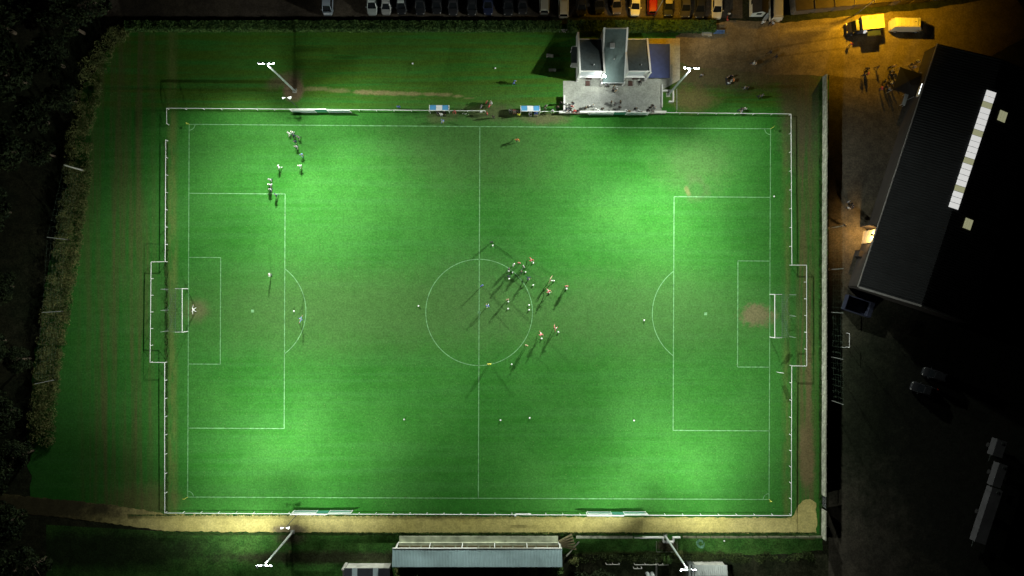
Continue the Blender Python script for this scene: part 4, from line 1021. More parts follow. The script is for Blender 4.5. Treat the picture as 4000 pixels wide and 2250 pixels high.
def tree(k, px, py, s, label, group):
    t = thing('tree', label, 'tree', G(px, py), random.uniform(0, 6.28), group); t.scale = (s, s, s)
    link('trunk', TREES[k][1], t); link('crown', TREES[k][0], t)
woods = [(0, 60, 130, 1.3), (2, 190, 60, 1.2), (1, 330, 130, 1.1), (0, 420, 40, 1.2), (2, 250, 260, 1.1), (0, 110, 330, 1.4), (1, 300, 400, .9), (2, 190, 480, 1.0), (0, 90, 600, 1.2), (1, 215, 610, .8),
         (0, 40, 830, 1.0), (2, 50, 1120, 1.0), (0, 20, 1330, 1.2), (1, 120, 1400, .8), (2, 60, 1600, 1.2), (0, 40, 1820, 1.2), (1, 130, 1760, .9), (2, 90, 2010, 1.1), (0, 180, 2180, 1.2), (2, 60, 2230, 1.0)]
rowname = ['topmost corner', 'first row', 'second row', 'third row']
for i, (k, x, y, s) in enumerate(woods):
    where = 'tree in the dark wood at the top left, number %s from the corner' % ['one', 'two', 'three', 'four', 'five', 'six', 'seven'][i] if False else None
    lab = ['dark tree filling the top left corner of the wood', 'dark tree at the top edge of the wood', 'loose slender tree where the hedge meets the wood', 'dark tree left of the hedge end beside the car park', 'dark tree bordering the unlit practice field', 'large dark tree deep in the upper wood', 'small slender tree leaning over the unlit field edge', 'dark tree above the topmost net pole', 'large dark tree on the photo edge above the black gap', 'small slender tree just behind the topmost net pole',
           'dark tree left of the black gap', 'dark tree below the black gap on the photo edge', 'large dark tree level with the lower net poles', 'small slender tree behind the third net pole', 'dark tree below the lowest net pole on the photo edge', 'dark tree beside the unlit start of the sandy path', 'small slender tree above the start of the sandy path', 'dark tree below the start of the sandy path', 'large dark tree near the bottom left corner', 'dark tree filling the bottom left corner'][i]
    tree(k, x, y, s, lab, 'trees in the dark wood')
tree(2, 2268, 2262, .75, 'dark garden tree left of the pale fence rail', 'garden trees'); tree(0, 2342, 2250, .62, 'dark grey green garden tree beside the pale fence rail', 'garden trees')
tree(1, 2440, 2262, .55, 'dark garden tree behind the short pale bar', 'garden trees'); tree(2, 1960, 2262, .7, 'dark tree behind the middle of the grandstand roof', 'garden trees')
tree(0, 1650, 2255, .6, 'dark tree behind the left half of the grandstand', 'garden trees'); tree(1, 3000, 2260, .6, 'dark tree in the gardens right of the ribbed shed', 'garden trees')

def bush_mesh(R_, h, n, size, mat, seed):
    rnd = random.Random(seed); mb = MB()
    for i in range(9):
        a = rnd.uniform(0, 6.28); rr = R_ * rnd.uniform(0, .6)
        leaves(mb, (math.cos(a) * rr, math.sin(a) * rr, h * rnd.uniform(.3, .65)), (R_ * .45, R_ * .45, h * .4), n // 9, size, rnd)
    return mb.mesh('foliage', mat)
stem_me = MB().cyl((0, 0, 0), (0, 0, .8), .05, .03, 6).cyl((0, 0, .2), (.3, .2, .9), .03, .015, 5).cyl((0, 0, .3), (-.3, -.1, .9), .03, .015, 5).mesh('stem', bark)
BUSH = [bush_mesh(1.2, 1.5, 1100, .10, leaf_olive, 5), bush_mesh(1.0, 1.2, 1000, .09, leaf_olive, 6), bush_mesh(1.3, 1.9, 1200, .11, leaf_green, 8), bush_mesh(1.2, 1.3, 1000, .10, leaf_rough, 15)]
def bush(k, p, s, label, group, sz=1.0):
    t = thing('bush', label, 'bush', p, random.uniform(0, 6.28), group); t.scale = (s, s, s * sz)
    link('foliage', BUSH[k], t); link('stem', stem_me, t)
bank = [(500, 120), (440, 180), (395, 260), (370, 360), (350, 470), (340, 570), (328, 640), (338, 690), (322, 740), (316, 790), (312, 835), (305, 880), (300, 925), (292, 968), (288, 1010), (278, 1055), (270, 1095), (262, 1138), (255, 1180), (246, 1225), (240, 1270), (232, 1315), (226, 1360), (220, 1405), (214, 1450), (208, 1495), (204, 1545), (198, 1600), (192, 1660), (190, 1730)]
def undergrowth(name, label, spots, mat, size, dens, seed):
    """a continuous mass of weeds and low scrub"""
    rnd = random.Random(seed); mb = MB()
    for p, r, h in spots:
        leaves(mb, (p.x, p.y, h * .45), (r, r, h * .5), int(dens * r * r), size, rnd)
    tag(obj(name, mb, mat), label, 'undergrowth', kind='stuff')
sp_l = []
for (x, y), (x2, y2) in zip(bank, bank[1:]):
    for j in range(26):
        t = random.random(); w = random.random() ** 1.4
        sp_l.append((G(x + (x2 - x) * t + 22 - w * 85, y + (y2 - y) * t + random.uniform(-10, 10)), random.uniform(.3, .7) + w * .35, random.uniform(.4, .8) + w * .9))
undergrowth('undergrowth', 'olive weeds and low scrub along the left edge of the field', sp_l, leaf_olive, .10, 170, 31)
for (x, y, s, k, lb) in ((2157, 2212, 1.55, 2, 'round yellow green bush over the right end of the grandstand roof'), (2085, 2225, 1.3, 0, 'dark bush overlapping the grandstand roof edge'), (2010, 2228, 1.2, 0, 'low dark bush behind the grandstand roof'),
                         (1565, 2220, 1.1, 0, 'grey green bush between the shed and the grandstand'), (2240, 2190, 1.0, 1, 'scrubby bush at the foot of the diagonal edging'), (2600, 2180, .8, 2, 'small green bush beside the lit mast pole'),
                         (2650, 2160, .8, 1, 'small olive bush on the lawn side of the mast pole'), (1122, 2150, .35, 2, 'tiny dark shrub below the sandy path mast'), (1135, 2152, .3, 0, 'tiny dark sapling next to the tiny shrub')):
    bush(k, G(x, y), s, lb, 'bushes near the gardens')
sp_l = [(G(random.uniform(2235, 3180), 2176 + random.uniform(-11, 14)), random.uniform(.35, .8), random.uniform(.3, .8)) for _ in range(130)]
undergrowth('rough_scrub', 'dark rough scrub strip between the lawn and the gardens', sp_l, leaf_rough, .10, 200, 32)

# clipped hedge between the practice strip and the car park
def hedge(label, x0, x1, y0, y1, h, n, mat, seed):
    rnd = random.Random(seed); mb = MB(); a, b = G(x0, y0), G(x1, y1)
    for _ in range(n):
        t = rnd.random(); w = rnd.random(); p = Vector((a.x + (b.x - a.x) * t, a.y + (b.y - a.y) * w, 0))
        if rnd.random() < .3: p.y = b.y + rnd.uniform(-.12, .15); p.z = h * rnd.random()
        else: p.z = h * (1 + .10 * math.sin(p.x * .9) * math.sin(p.x * 2.3 + 1)) * rnd.uniform(.86, 1.04)
        u = Vector((rnd.uniform(-1, 1), rnd.uniform(-1, 1), rnd.uniform(-.6, .6))).normalized(); v = u.cross(Vector((rnd.uniform(-1, 1), rnd.uniform(-1, 1), rnd.uniform(-1, 1)))).normalized(); s = rnd.uniform(.09, .2)
        mb.face([p - u * s, p - v * s * .6, p + u * s, p + v * s * .6])
    t = thing('hedge', label, 'hedge'); obj('foliage', mb, mat, t)
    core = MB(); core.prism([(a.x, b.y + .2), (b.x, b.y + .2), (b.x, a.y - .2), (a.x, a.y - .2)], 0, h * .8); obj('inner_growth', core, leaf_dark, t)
hedge('long clipped green hedge between the unlit car park and the practice strip', 500, 2190, 90, 124, 1.3, 26000, leaf_green, 3)
hedge('clipped hedge behind the clubhouse under the orange lamp', 2215, 2790, 88, 128, 1.3, 10000, leaf_green, 4)
mb = MB(); rnd = random.Random(5)
for i in range(60): mb.ball((rnd.uniform(-.9, .9), rnd.uniform(-.25, .25), .08), rnd.uniform(.05, .12), 6, 4)
tag(obj('rubble', mb, concrete, None, G(2205, 121)), 'small pile of pale stones at the gap in the hedge', 'rubble', kind='stuff')
# rough grass tufts along the path and the rails
mb = MB(); rnd = random.Random(9)
def tuft(p, h):
    for _ in range(4):
        a = rnd.uniform(0, 6.28); w = .035; d = Vector((math.cos(a), math.sin(a), 0)); e = Vector((-d.y, d.x, 0))
        q = p + d * rnd.uniform(0, .06)
        mb.face([q - e * w, q + e * w, q + d * h * .6 + Vector((0, 0, h))])
for i in range(5200):
    x = rnd.uniform(640, 3190); tuft(G(x, 2084 + rnd.uniform(-4, 5)), rnd.uniform(.12, .4))
for i in range(2600):
    x = rnd.uniform(500, 3090); tuft(G(x, 2013 + (x - 640) * .002 + rnd.uniform(-3.5, 2)), rnd.uniform(.06, .2))
for i in range(2500):
    tuft(G(3205 + rnd.uniform(-7, 5), rnd.uniform(350, 2090)), rnd.uniform(.1, .35))
for i in range(2200): tuft(G(648 + rnd.uniform(-3, 9), rnd.uniform(550, 2000)), rnd.uniform(.06, .2))
tag(obj('grass', mb, leaf_green), 'rough grass tufts along the path edges and rails', 'grass', kind='stuff')
# faint flecks: daisies, cut grass and divots on the turf
mb = MB(); rnd = random.Random(21)
for i in range(9000):
    p = G(rnd.uniform(250, 3180), rnd.uniform(300, 1990)); s = rnd.uniform(.03, .07)
    u = Vector((rnd.uniform(-1, 1), rnd.uniform(-1, 1), 0)).normalized() * s; v = Vector((-u.y, u.x, 0)) * .6
    z = Vector((0, 0, .03))
    mb.face([p - u + z, p - v + z, p + u + z * 1.6, p + v + z * 1.6])
tag(obj('clippings', mb, M('clipping', (.14, .24, .07), .9, .2)), 'pale grass clippings scattered over the turf', 'grass', kind='stuff')

# ------------------------------------------------------------------ people
SLOTS = ['shirt', 'sleeve', 'thigh', 'shin', 'boot', 'skin', 'hair']
def make_body(pose):
    z0 = 0.0
    J = {'pelvis': (0, 0, .96), 'waist': (0, .0, 1.10), 'chest': (0, 0, 1.30), 'neck': (0, .01, 1.47), 'chin': (0, .03, 1.55), 'head': (0, .03, 1.65), 'crown': (0, .02, 1.74)}
    for s, n in ((-1, 'l'), (1, 'r')):
        J.update({'sh' + n: (s * .19, 0, 1.42), 'el' + n: (s * .24, -.02, 1.14), 'wr' + n: (s * .25, .05, .90), 'ha' + n: (s * .25, .08, .82),
                  'hi' + n: (s * .09, 0, .90), 'kn' + n: (s * .11, .02, .50), 'an' + n: (s * .12, 0, .09), 'to' + n: (s * .13, .17, .04)})
    U = J.update
    if pose == 'walk':
        U({'knr': (.10, .16, .52), 'anr': (.11, .28, .10), 'tor': (.11, .44, .09), 'knl': (-.10, -.06, .50), 'anl': (-.11, -.30, .14), 'tol': (-.12, -.16, .05), 'ell': (-.25, .10, 1.17), 'wrl': (-.22, .28, 1.02), 'hal': (-.21, .35, .98), 'elr': (.26, -.14, 1.17), 'wrr': (.26, -.20, .95), 'har': (.26, -.20, .87)})
    if pose == 'run':
        U({'knr': (.10, .32, .66), 'anr': (.10, .20, .28), 'tor': (.10, .36, .22), 'knl': (-.10, -.14, .52), 'anl': (-.11, -.48, .36), 'tol': (-.11, -.44, .20), 'chest': (0, .10, 1.29), 'neck': (0, .16, 1.45), 'chin': (0, .20, 1.53), 'head': (0, .21, 1.62), 'crown': (0, .20, 1.71),
           'shl': (-.19, .12, 1.40), 'shr': (.19, .12, 1.40), 'ell': (-.30, .22, 1.20), 'wrl': (-.20, .42, 1.28), 'hal': (-.17, .48, 1.32), 'elr': (.32, -.12, 1.22), 'wrr': (.30, -.10, .98), 'har': (.29, -.06, .91)})
    if pose == 'reach':
        U({'ell': (-.44, .04, 1.32), 'wrl': (-.68, .12, 1.30), 'hal': (-.76, .14, 1.29), 'elr': (.42, .0, 1.28), 'wrr': (.66, .08, 1.36), 'har': (.74, .10, 1.38), 'knr': (.18, .06, .50), 'anr': (.26, 0, .09), 'tor': (.32, .15, .04), 'knl': (-.18, .10, .52), 'anl': (-.24, 0, .09), 'tol': (-.30, .15, .04)})
    if pose == 'kick':
        U({'knr': (.11, .30, .62), 'anr': (.12, .52, .30), 'tor': (.12, .66, .36), 'ell': (-.42, .14, 1.24), 'wrl': (-.58, .26, 1.16), 'hal': (-.64, .31, 1.14), 'elr': (.40, -.16, 1.26), 'wrr': (.58, -.26, 1.22), 'har': (.66, -.29, 1.20), 'chest': (0, -.05, 1.29), 'neck': (0, -.06, 1.46)})
    if pose == 'lean':
        U({'chest': (0, .20, 1.26), 'waist': (0, .08, 1.10), 'neck': (0, .30, 1.40), 'chin': (0, .36, 1.47), 'head': (0, .38, 1.56), 'crown': (0, .37, 1.65), 'shl': (-.19, .26, 1.36), 'shr': (.19, .26, 1.36), 'ell': (-.26, .38, 1.12), 'wrl': (-.16, .56, 1.08), 'hal': (-.10, .62, 1.08), 'elr': (.26, .38, 1.12), 'wrr': (.18, .56, 1.08), 'har': (.12, .62, 1.08)})
    if pose == 'sit':
        for k in list(J): J[k] = (J[k][0], J[k][1], J[k][2] - .44)
        for s, n in ((-1, 'l'), (1, 'r')):
            U({'hi' + n: (s * .10, .02, .50), 'kn' + n: (s * .14, .44, .50), 'an' + n: (s * .14, .44, .09), 'to' + n: (s * .15, .60, .04), 'el' + n: (s * .26, .08, .74), 'wr' + n: (s * .18, .30, .62), 'ha' + n: (s * .14, .37, .60)})
    rad = {'pelvis': .155, 'waist': .14, 'chest': .165, 'neck': .06, 'chin': .075, 'head': .105, 'crown': .075}
    for n in 'lr': rad.update({'sh' + n: .075, 'el' + n: .048, 'wr' + n: .034, 'ha' + n: .040, 'hi' + n: .095, 'kn' + n: .062, 'an' + n: .045, 'to' + n: .040})
    E = [('pelvis', 'waist', 0), ('waist', 'chest', 0), ('chest', 'neck', 0), ('neck', 'chin', 5), ('chin', 'head', 5), ('head', 'crown', 6)]
    for n in 'lr': E += [('chest', 'sh' + n, 0), ('sh' + n, 'el' + n, 0), ('el' + n, 'wr' + n, 1), ('wr' + n, 'ha' + n, 5), ('pelvis', 'hi' + n, 2), ('hi' + n, 'kn' + n, 2), ('kn' + n, 'an' + n, 3), ('an' + n, 'to' + n, 4)]
    names = list(J); me = bpy.data.meshes.new('sk'); me.from_pydata([J[n] for n in names], [(names.index(a), names.index(b)) for a, b, _ in E], [])
    o = bpy.data.objects.new('sk', me); COL.objects.link(o)
    md = o.modifiers.new('skin', 'SKIN'); md.use_smooth_shade = True
    for i, n in enumerate(names):
        sv = me.skin_vertices[0].data[i]; r = rad[n]
        sv.radius = (r, r * (.72 if n in ('chest', 'waist', 'pelvis') else 1)); sv.use_root = (n == 'pelvis')
    sb = o.modifiers.new('sub', 'SUBSURF'); sb.levels = 1
    bpy.context.view_layer.update()
    ev = o.evaluated_get(bpy.context.evaluated_depsgraph_get())
    out = bpy.data.meshes.new_from_object(ev); bpy.data.objects.remove(o)
    # fingers, nose and ears grow out of the same mesh
    bm = bmesh.new(); bm.from_mesh(out)
    def spike(a, b, r0, r1):
        a, b = Vector(a), Vector(b); d = (b - a).normalized(); u = d.orthogonal().normalized(); w = d.cross(u); vs = []
        for p, r in ((a, r0), (b, r1)): vs.append([bm.verts.new(p + (u * math.cos(t * 2.094) + w * math.sin(t * 2.094)) * r) for t in range(3)])
        for k in range(3): bm.faces.new((vs[0][k], vs[0][(k + 1) % 3], vs[1][(k + 1) % 3], vs[1][k]))
        bm.faces.new(vs[1]); bm.faces.new(list(reversed(vs[0])))
    for n in 'lr':
        h = Vector(J['ha' + n]); d = (h - Vector(J['wr' + n])).normalized(); sd = d.cross(Vector((0, 1, .3))).normalized()
        for i, L in enumerate((.075, .085, .08, .06)): spike(h + sd * (i - 1.5) * .018, h + sd * (i - 1.5) * .024 + d * L, .010, .007)
        spike(h - d * .02 + sd * .03, h + d * .03 + sd * .065, .011, .008)
    hd = Vector(J['head']); spike(hd + Vector((0, .085, 0)), hd + Vector((0, .125, -.02)), .02, .01)
    for s in (-1, 1): spike(hd + Vector((s * .09, 0, 0)), hd + Vector((s * .115, -.01, .01)), .025, .018)
    bm.to_mesh(out); bm.free()
    segs = [(Vector(J[a]), Vector(J[b]), k, rad[a], rad[b]) for a, b, k in E]
    mi = []
    for p in out.polygons:
        c = p.center; best = (9, 0)
        for a, b, k, ra, rb in segs:
            ab = b - a; t = max(0, min(1, (c - a).dot(ab) / ab.length_squared)); dd = (c - (a + ab * t)).length - (ra + (rb - ra) * t)
            if dd < best[0]: best = (dd, k)
        k = best[1]
        if k in (5, 6): 
            k = 5 if not (c.z > hd.z + .03 or (c.y < hd.y - .03 and c.z > hd.z - .06)) else 6
            if abs(c.x) > .15 or c.z < hd.z - .3: k = 5
        mi.append(k)
    for _ in SLOTS: out.materials.append(paint0)
    out.polygons.foreach_set('material_index', mi); out.name = 'person_' + pose; out.update()
    return out
BODY = {p: make_body(p) for p in ('stand', 'walk', 'run', 'reach', 'kick', 'lean', 'sit')}
def cloth(n, c): return M('cloth_' + n, c, .85, .12, 8)
RED = cloth('red', (.50, .07, .06)); PINK = cloth('pink', (.62, .18, .17)); BLUE = cloth('blue', (.08, .15, .52)); WHT = cloth('white', (.76, .77, .76)); BLK = cloth('black', (.018, .018, .02)); NVY = cloth('navy', (.02, .03, .07))
GRY = cloth('grey', (.20, .20, .21)); TAN = cloth('tan', (.42, .30, .18)); YEL = cloth('yellow', (.75, .78, .06)); BRN = cloth('brown', (.06, .045, .035)); GRN = cloth('dark green', (.03, .07, .045)); ORG = cloth('orange', (.65, .22, .06)); LBL = cloth('light blue', (.22, .36, .62)); LGR = cloth('light grey', (.45, .46, .46))
SKIN = [M('skin_fair', (.48, .30, .21), .6, .05), M('skin_tan', (.36, .22, .14), .6, .05), M('skin_brown', (.12, .07, .045), .6, .05)]
HAIR = [M('hair_dark', (.02, .016, .012), .7, .1), M('hair_brown', (.06, .04, .025), .7, .1), M('hair_fair', (.25, .18, .08), .7, .1)]
KIT = {'red': (RED, SKIN[0], WHT, RED, BLK), 'pink': (PINK, SKIN[1], WHT, PINK, BLK), 'tan': (TAN, SKIN[0], WHT, WHT, BLK), 'blue': (BLUE, SKIN[0], BLUE, WHT, BLK), 'bluewhite': (LBL, SKIN[0], WHT, BLUE, BLK), 'white': (WHT, WHT, NVY, WHT, BLK), 'whiteall': (WHT, WHT, WHT, WHT, WHT),
       'navy': (NVY, NVY, NVY, NVY, BLK), 'dark': (BLK, BLK, BLK, BLK, BLK), 'grey': (GRY, GRY, BLK, BLK, BLK), 'green': (GRN, GRN, BLK, BLK, BLK), 'yellow': (YEL, YEL, BLK, BLK, BLK), 'hivis': (YEL, YEL, YEL, BLK, BLK), 'redcoat': (RED, RED, NVY, NVY, BLK), 'orange': (ORG, ORG, BLK, BLK, BLK), 'brown': (BRN, BRN, BLK, BLK, BLK), 'lgrey': (LGR, LGR, NVY, NVY, BLK), 'bluecoat': (BLUE, BLUE, NVY, NVY, BLK), 'pale': (TAN, TAN, NVY, NVY, BLK)}
npers = [0]
def person(px, py, kit, pose, face, label, group, z=.0):
    """px,py: where the body is seen; face: compass heading in degrees, 0 = up the photo"""
    p = W(px, py, 1.0); p.z = z; i = npers[0]; npers[0] += 1
    o = bpy.data.objects.new('person', BODY[pose]); COL.objects.link(o); o.location = p; o.rotation_euler = (0, 0, R(-face)); s = random.uniform(.96, 1.05); o.scale = (s * 1.06, s * 1.06, s)
    k = KIT[kit]; ms = list(k) + [SKIN[(i * 7) % 5 % 3], HAIR[(i * 5) % 7 % 3]]
    for sl, m in zip(o.material_slots, ms): sl.link = 'OBJECT'; sl.material = m
    tag(o, label, 'person', group); return o
PL_ = 'players warming up'
pl = [
 (1129, 521, 'whiteall', 'walk', 200, 'player in white at the head of the file near the north touchline'), (1142, 517, 'white', 'walk', 190, 'player in white walking shoulder to shoulder with the first of the file'),
 (1148, 529, 'navy', 'walk', 190, 'player in navy just behind the two white shirts in the file'), (1166, 536, 'grey', 'walk', 200, 'player in grey at the right of the file start'),
 (1152, 553, 'navy', 'walk', 170, 'player in navy in the middle of the upper file'), (1157, 573, 'lgrey', 'walk', 170, 'player in light grey above the light blue shirt'),
 (1177, 604, 'bluewhite', 'walk', 150, 'player in light blue at the right of the file'), (1090, 652, 'white', 'walk', 230, 'player in white off to the left of the file'),
 (1171, 648, 'white', 'walk', 170, 'player in white below the light blue shirt'), (1055, 702, 'lgrey', 'walk', 180, 'player in light grey leading the column above the penalty area'),
 (1054, 722, 'white', 'walk', 180, 'player in white in the middle of the column above the penalty area'), (1056, 740, 'lgrey', 'walk', 180, 'player in light grey on the penalty area line'),
 (1078, 761, 'navy', 'walk', 200, 'player in navy at the penalty area corner'),
 (1053, 1074, 'white', 'stand', 90, 'lone player in white inside the left penalty area'), (755, 1210, 'whiteall', 'reach', 90, 'goalkeeper in white standing before the left goal'),
 (1176, 1247, 'bluewhite', 'kick', 270, 'player in light blue on the left penalty arc'),
 (1920, 945, 'green', 'stand', 170, 'player in dark green with a ball above the centre circle'), (2007, 1034, 'white', 'stand', 120, 'player in a pale shirt at the left of the huddle'),
 (2028, 1027, 'pink', 'stand', 200, 'player in pink at the top of the huddle'), (2045, 1041, 'lgrey', 'stand', 240, 'player in light grey at the right of the huddle'),
 (1988, 1051, 'navy', 'stand', 90, 'player in navy at the lower left of the huddle'), (1988, 1079, 'navy', 'stand', 180, 'player in navy with a ball just below the huddle'),
 (2037, 1060, 'green', 'kick', 90, 'player in dark green at the lower right of the huddle'), (2075, 1015, 'red', 'run', 140, 'player in red running right of the huddle'),
 (2150, 1093, 'tan', 'kick', 90, 'player in a tan bib with a ball at his right'), (2142, 1137, 'pink', 'run', 130, 'player in pink dribbling below the tan bib'),
 (2213, 1118, 'pink', 'stand', 180, 'player in pink furthest right of the training group'), (2062, 1086, 'navy', 'run', 120, 'player in navy chasing a ball out of the huddle'),
 (1882, 1116, 'blue', 'stand', 150, 'player in blue just right of the halfway line'), (1905, 1195, 'blue', 'walk', 0, 'player in blue nearest the centre spot'),
 (1982, 1170, 'tan', 'stand', 160, 'player in a tan bib inside the centre circle'), (2167, 1282, 'pink', 'kick', 60, 'player in pink with arms out beyond the lower right of the circle'),
 (2112, 1305, 'pink', 'run', 150, 'player in pink on the lower right rim of the circle'), (2057, 1349, 'tan', 'stand', 200, 'player in a tan bib at the bottom right of the circle'),
 (1911, 1422, 'yellow', 'stand', 0, 'referee in yellow on the bottom of the centre circle'), (2019, 545, 'orange', 'run', 160, 'lone player in orange near the dugout touchline')]
for a in pl: person(*a, PL_)
SD = 'staff and substitutes by the dugouts'
for a in [(1723, 446, 'whiteall', 'stand', 190, 'person in white just in front of the first dugout'), (1729, 471, 'bluewhite', 'walk', 200, 'person in light blue between the first dugout and the touchline'),
 (1775, 431, 'redcoat', 'lean', 180, 'person in red leaning on the short rail by the dugout'), (1903, 443, 'redcoat', 'stand', 250, 'person in red at the end of the short rail'),
 (1927, 455, 'dark', 'stand', 200, 'person in black in the gate gap'), (1901, 399, 'redcoat', 'stand', 120, 'person in red at the top of the cluster behind the short rail'),
 (1911, 406, 'dark', 'stand', 60, 'person in black in the middle of the cluster behind the short rail'), (1919, 401, 'whiteall', 'stand', 240, 'person in white at the right of the cluster behind the short rail'),
 (1911, 415, 'redcoat', 'stand', 300, 'person in red at the bottom of the cluster behind the short rail'), (1880, 417, 'grey', 'walk', 90, 'person in grey left of the cluster behind the short rail'),
 (2026, 447, 'hivis', 'stand', 200, 'steward in yellow beside the second dugout'), (1994, 428, 'lgrey', 'sit', 180, 'person in light grey sitting left of the second dugout'),
 (2009, 428, 'pink', 'sit', 180, 'person in pink sitting left of the second dugout'), (2021, 431, 'grey', 'sit', 180, 'person in dark grey sitting closest to the second dugout'),
 (2094, 438, 'bluecoat', 'sit', 180, 'person in bright blue sitting in the second dugout'), (2072, 438, 'white', 'sit', 180, 'person in white sitting in the second dugout'), (1712, 436, 'grey', 'sit', 180, 'person in grey sitting in the first dugout'),
 (1735, 436, 'dark', 'sit', 180, 'person in black sitting in the first dugout'), (2132, 414, 'grey', 'stand', 160, 'person in grey standing right of the second dugout'), (2128, 424, 'green', 'stand', 200, 'person in dark green standing right of the second dugout'),
 (2158, 428, 'lgrey', 'lean', 180, 'person in light grey on the rail before the terrace'), (2178, 418, 'brown', 'stand', 180, 'person in brown in the dark corner by the terrace side wall'), (2192, 402, 'dark', 'stand', 200, 'person in black against the terrace side wall'),
 (2008, 322, 'bluecoat', 'walk', 90, 'person in blue walking alone on the grass left of the clubhouse'), (1557, 417, 'bluecoat', 'stand', 180, 'person in blue alone at the rail left of the dugouts')]: person(*a, SD)
SP = 'spectators on the paved terrace'
sp_ = [(2211, 408, 'white', 'stand', 180, 'in white inside the terrace side wall'), (2238, 402, 'navy', 'stand', 200, 'in navy at the back of the left terrace cluster'), (2226, 413, 'lgrey', 'stand', 170, 'in light grey amid the left terrace cluster'), (2216, 424, 'navy', 'lean', 180, 'in navy at the wall end of the terrace'),
 (2229, 427, 'dark', 'lean', 180, 'in black on the wall between navy coat and red coat'), (2234, 417, 'pink', 'stand', 200, 'in pink behind the red coat'), (2245, 429, 'redcoat', 'lean', 180, 'in a bright red coat at the terrace wall'), (2257, 430, 'dark', 'lean', 180, 'in black right of the red coat'),
 (2288, 421, 'brown', 'stand', 160, 'in brown standing over a long shadow'), (2299, 414, 'white', 'stand', 190, 'in white with a dark head near the folded goal'), (2316, 411, 'white', 'stand', 200, 'in white further back near the folded goal'), (2327, 422, 'whiteall', 'lean', 180, 'in white above the folded goal'),
 (2337, 427, 'whiteall', 'lean', 180, 'in white leaning at the folded goal'), (2353, 425, 'brown', 'stand', 180, 'in brown just right of the white pair'), (2380, 430, 'dark', 'lean', 180, 'in black at the middle of the terrace wall'), (2388, 399, 'brown', 'stand', 90, 'in brown at the left of the mid terrace trio'),
 (2402, 406, 'grey', 'stand', 270, 'in grey in the middle of the mid terrace trio'), (2424, 398, 'brown', 'stand', 260, 'in brown at the right of the mid terrace trio'), (2421, 419, 'brown', 'stand', 200, 'in brown below the mid terrace trio'), (2408, 428, 'grey', 'lean', 180, 'in grey on the wall below the trio'),
 (2445, 427, 'whiteall', 'lean', 180, 'in bright white on the wall'), (2457, 430, 'pale', 'lean', 180, 'in tan beside the bright white coat'), (2483, 424, 'dark', 'stand', 180, 'in black beside three pale coats'), (2493, 428, 'white', 'lean', 180, 'in white right of the black coat'), (2504, 430, 'lgrey', 'lean', 180, 'in light grey at the right of the pale coats'),
 (2548, 412, 'brown', 'stand', 200, 'in brown at the top of the right terrace cluster'), (2541, 419, 'dark', 'stand', 170, 'in black in the right terrace cluster'), (2532, 427, 'dark', 'lean', 180, 'in black at the left of the right terrace cluster'), (2548, 429, 'grey', 'lean', 180, 'in grey at the wall in the right terrace cluster'), (2558, 420, 'lgrey', 'stand', 220, 'in light grey at the right of the last cluster'),
 (2369, 333, 'grey', 'stand', 180, 'in grey under the clubhouse porch'), (2398, 338, 'brown', 'stand', 120, 'in brown in the group before the porch'), (2409, 345, 'white', 'stand', 260, 'in white in the group before the porch'), (2394, 351, 'dark', 'stand', 60, 'in black in the group before the porch'), (2405, 355, 'pale', 'stand', 320, 'in tan in the group before the porch'), (2503, 316, 'dark', 'sit', 180, 'in black crouched by the right fin wall')]
for x, y, k, po, f, lb in sp_: person(x, y, k, po, f, 'spectator ' + lb, SP)
FG = 'people on the grass and lane'
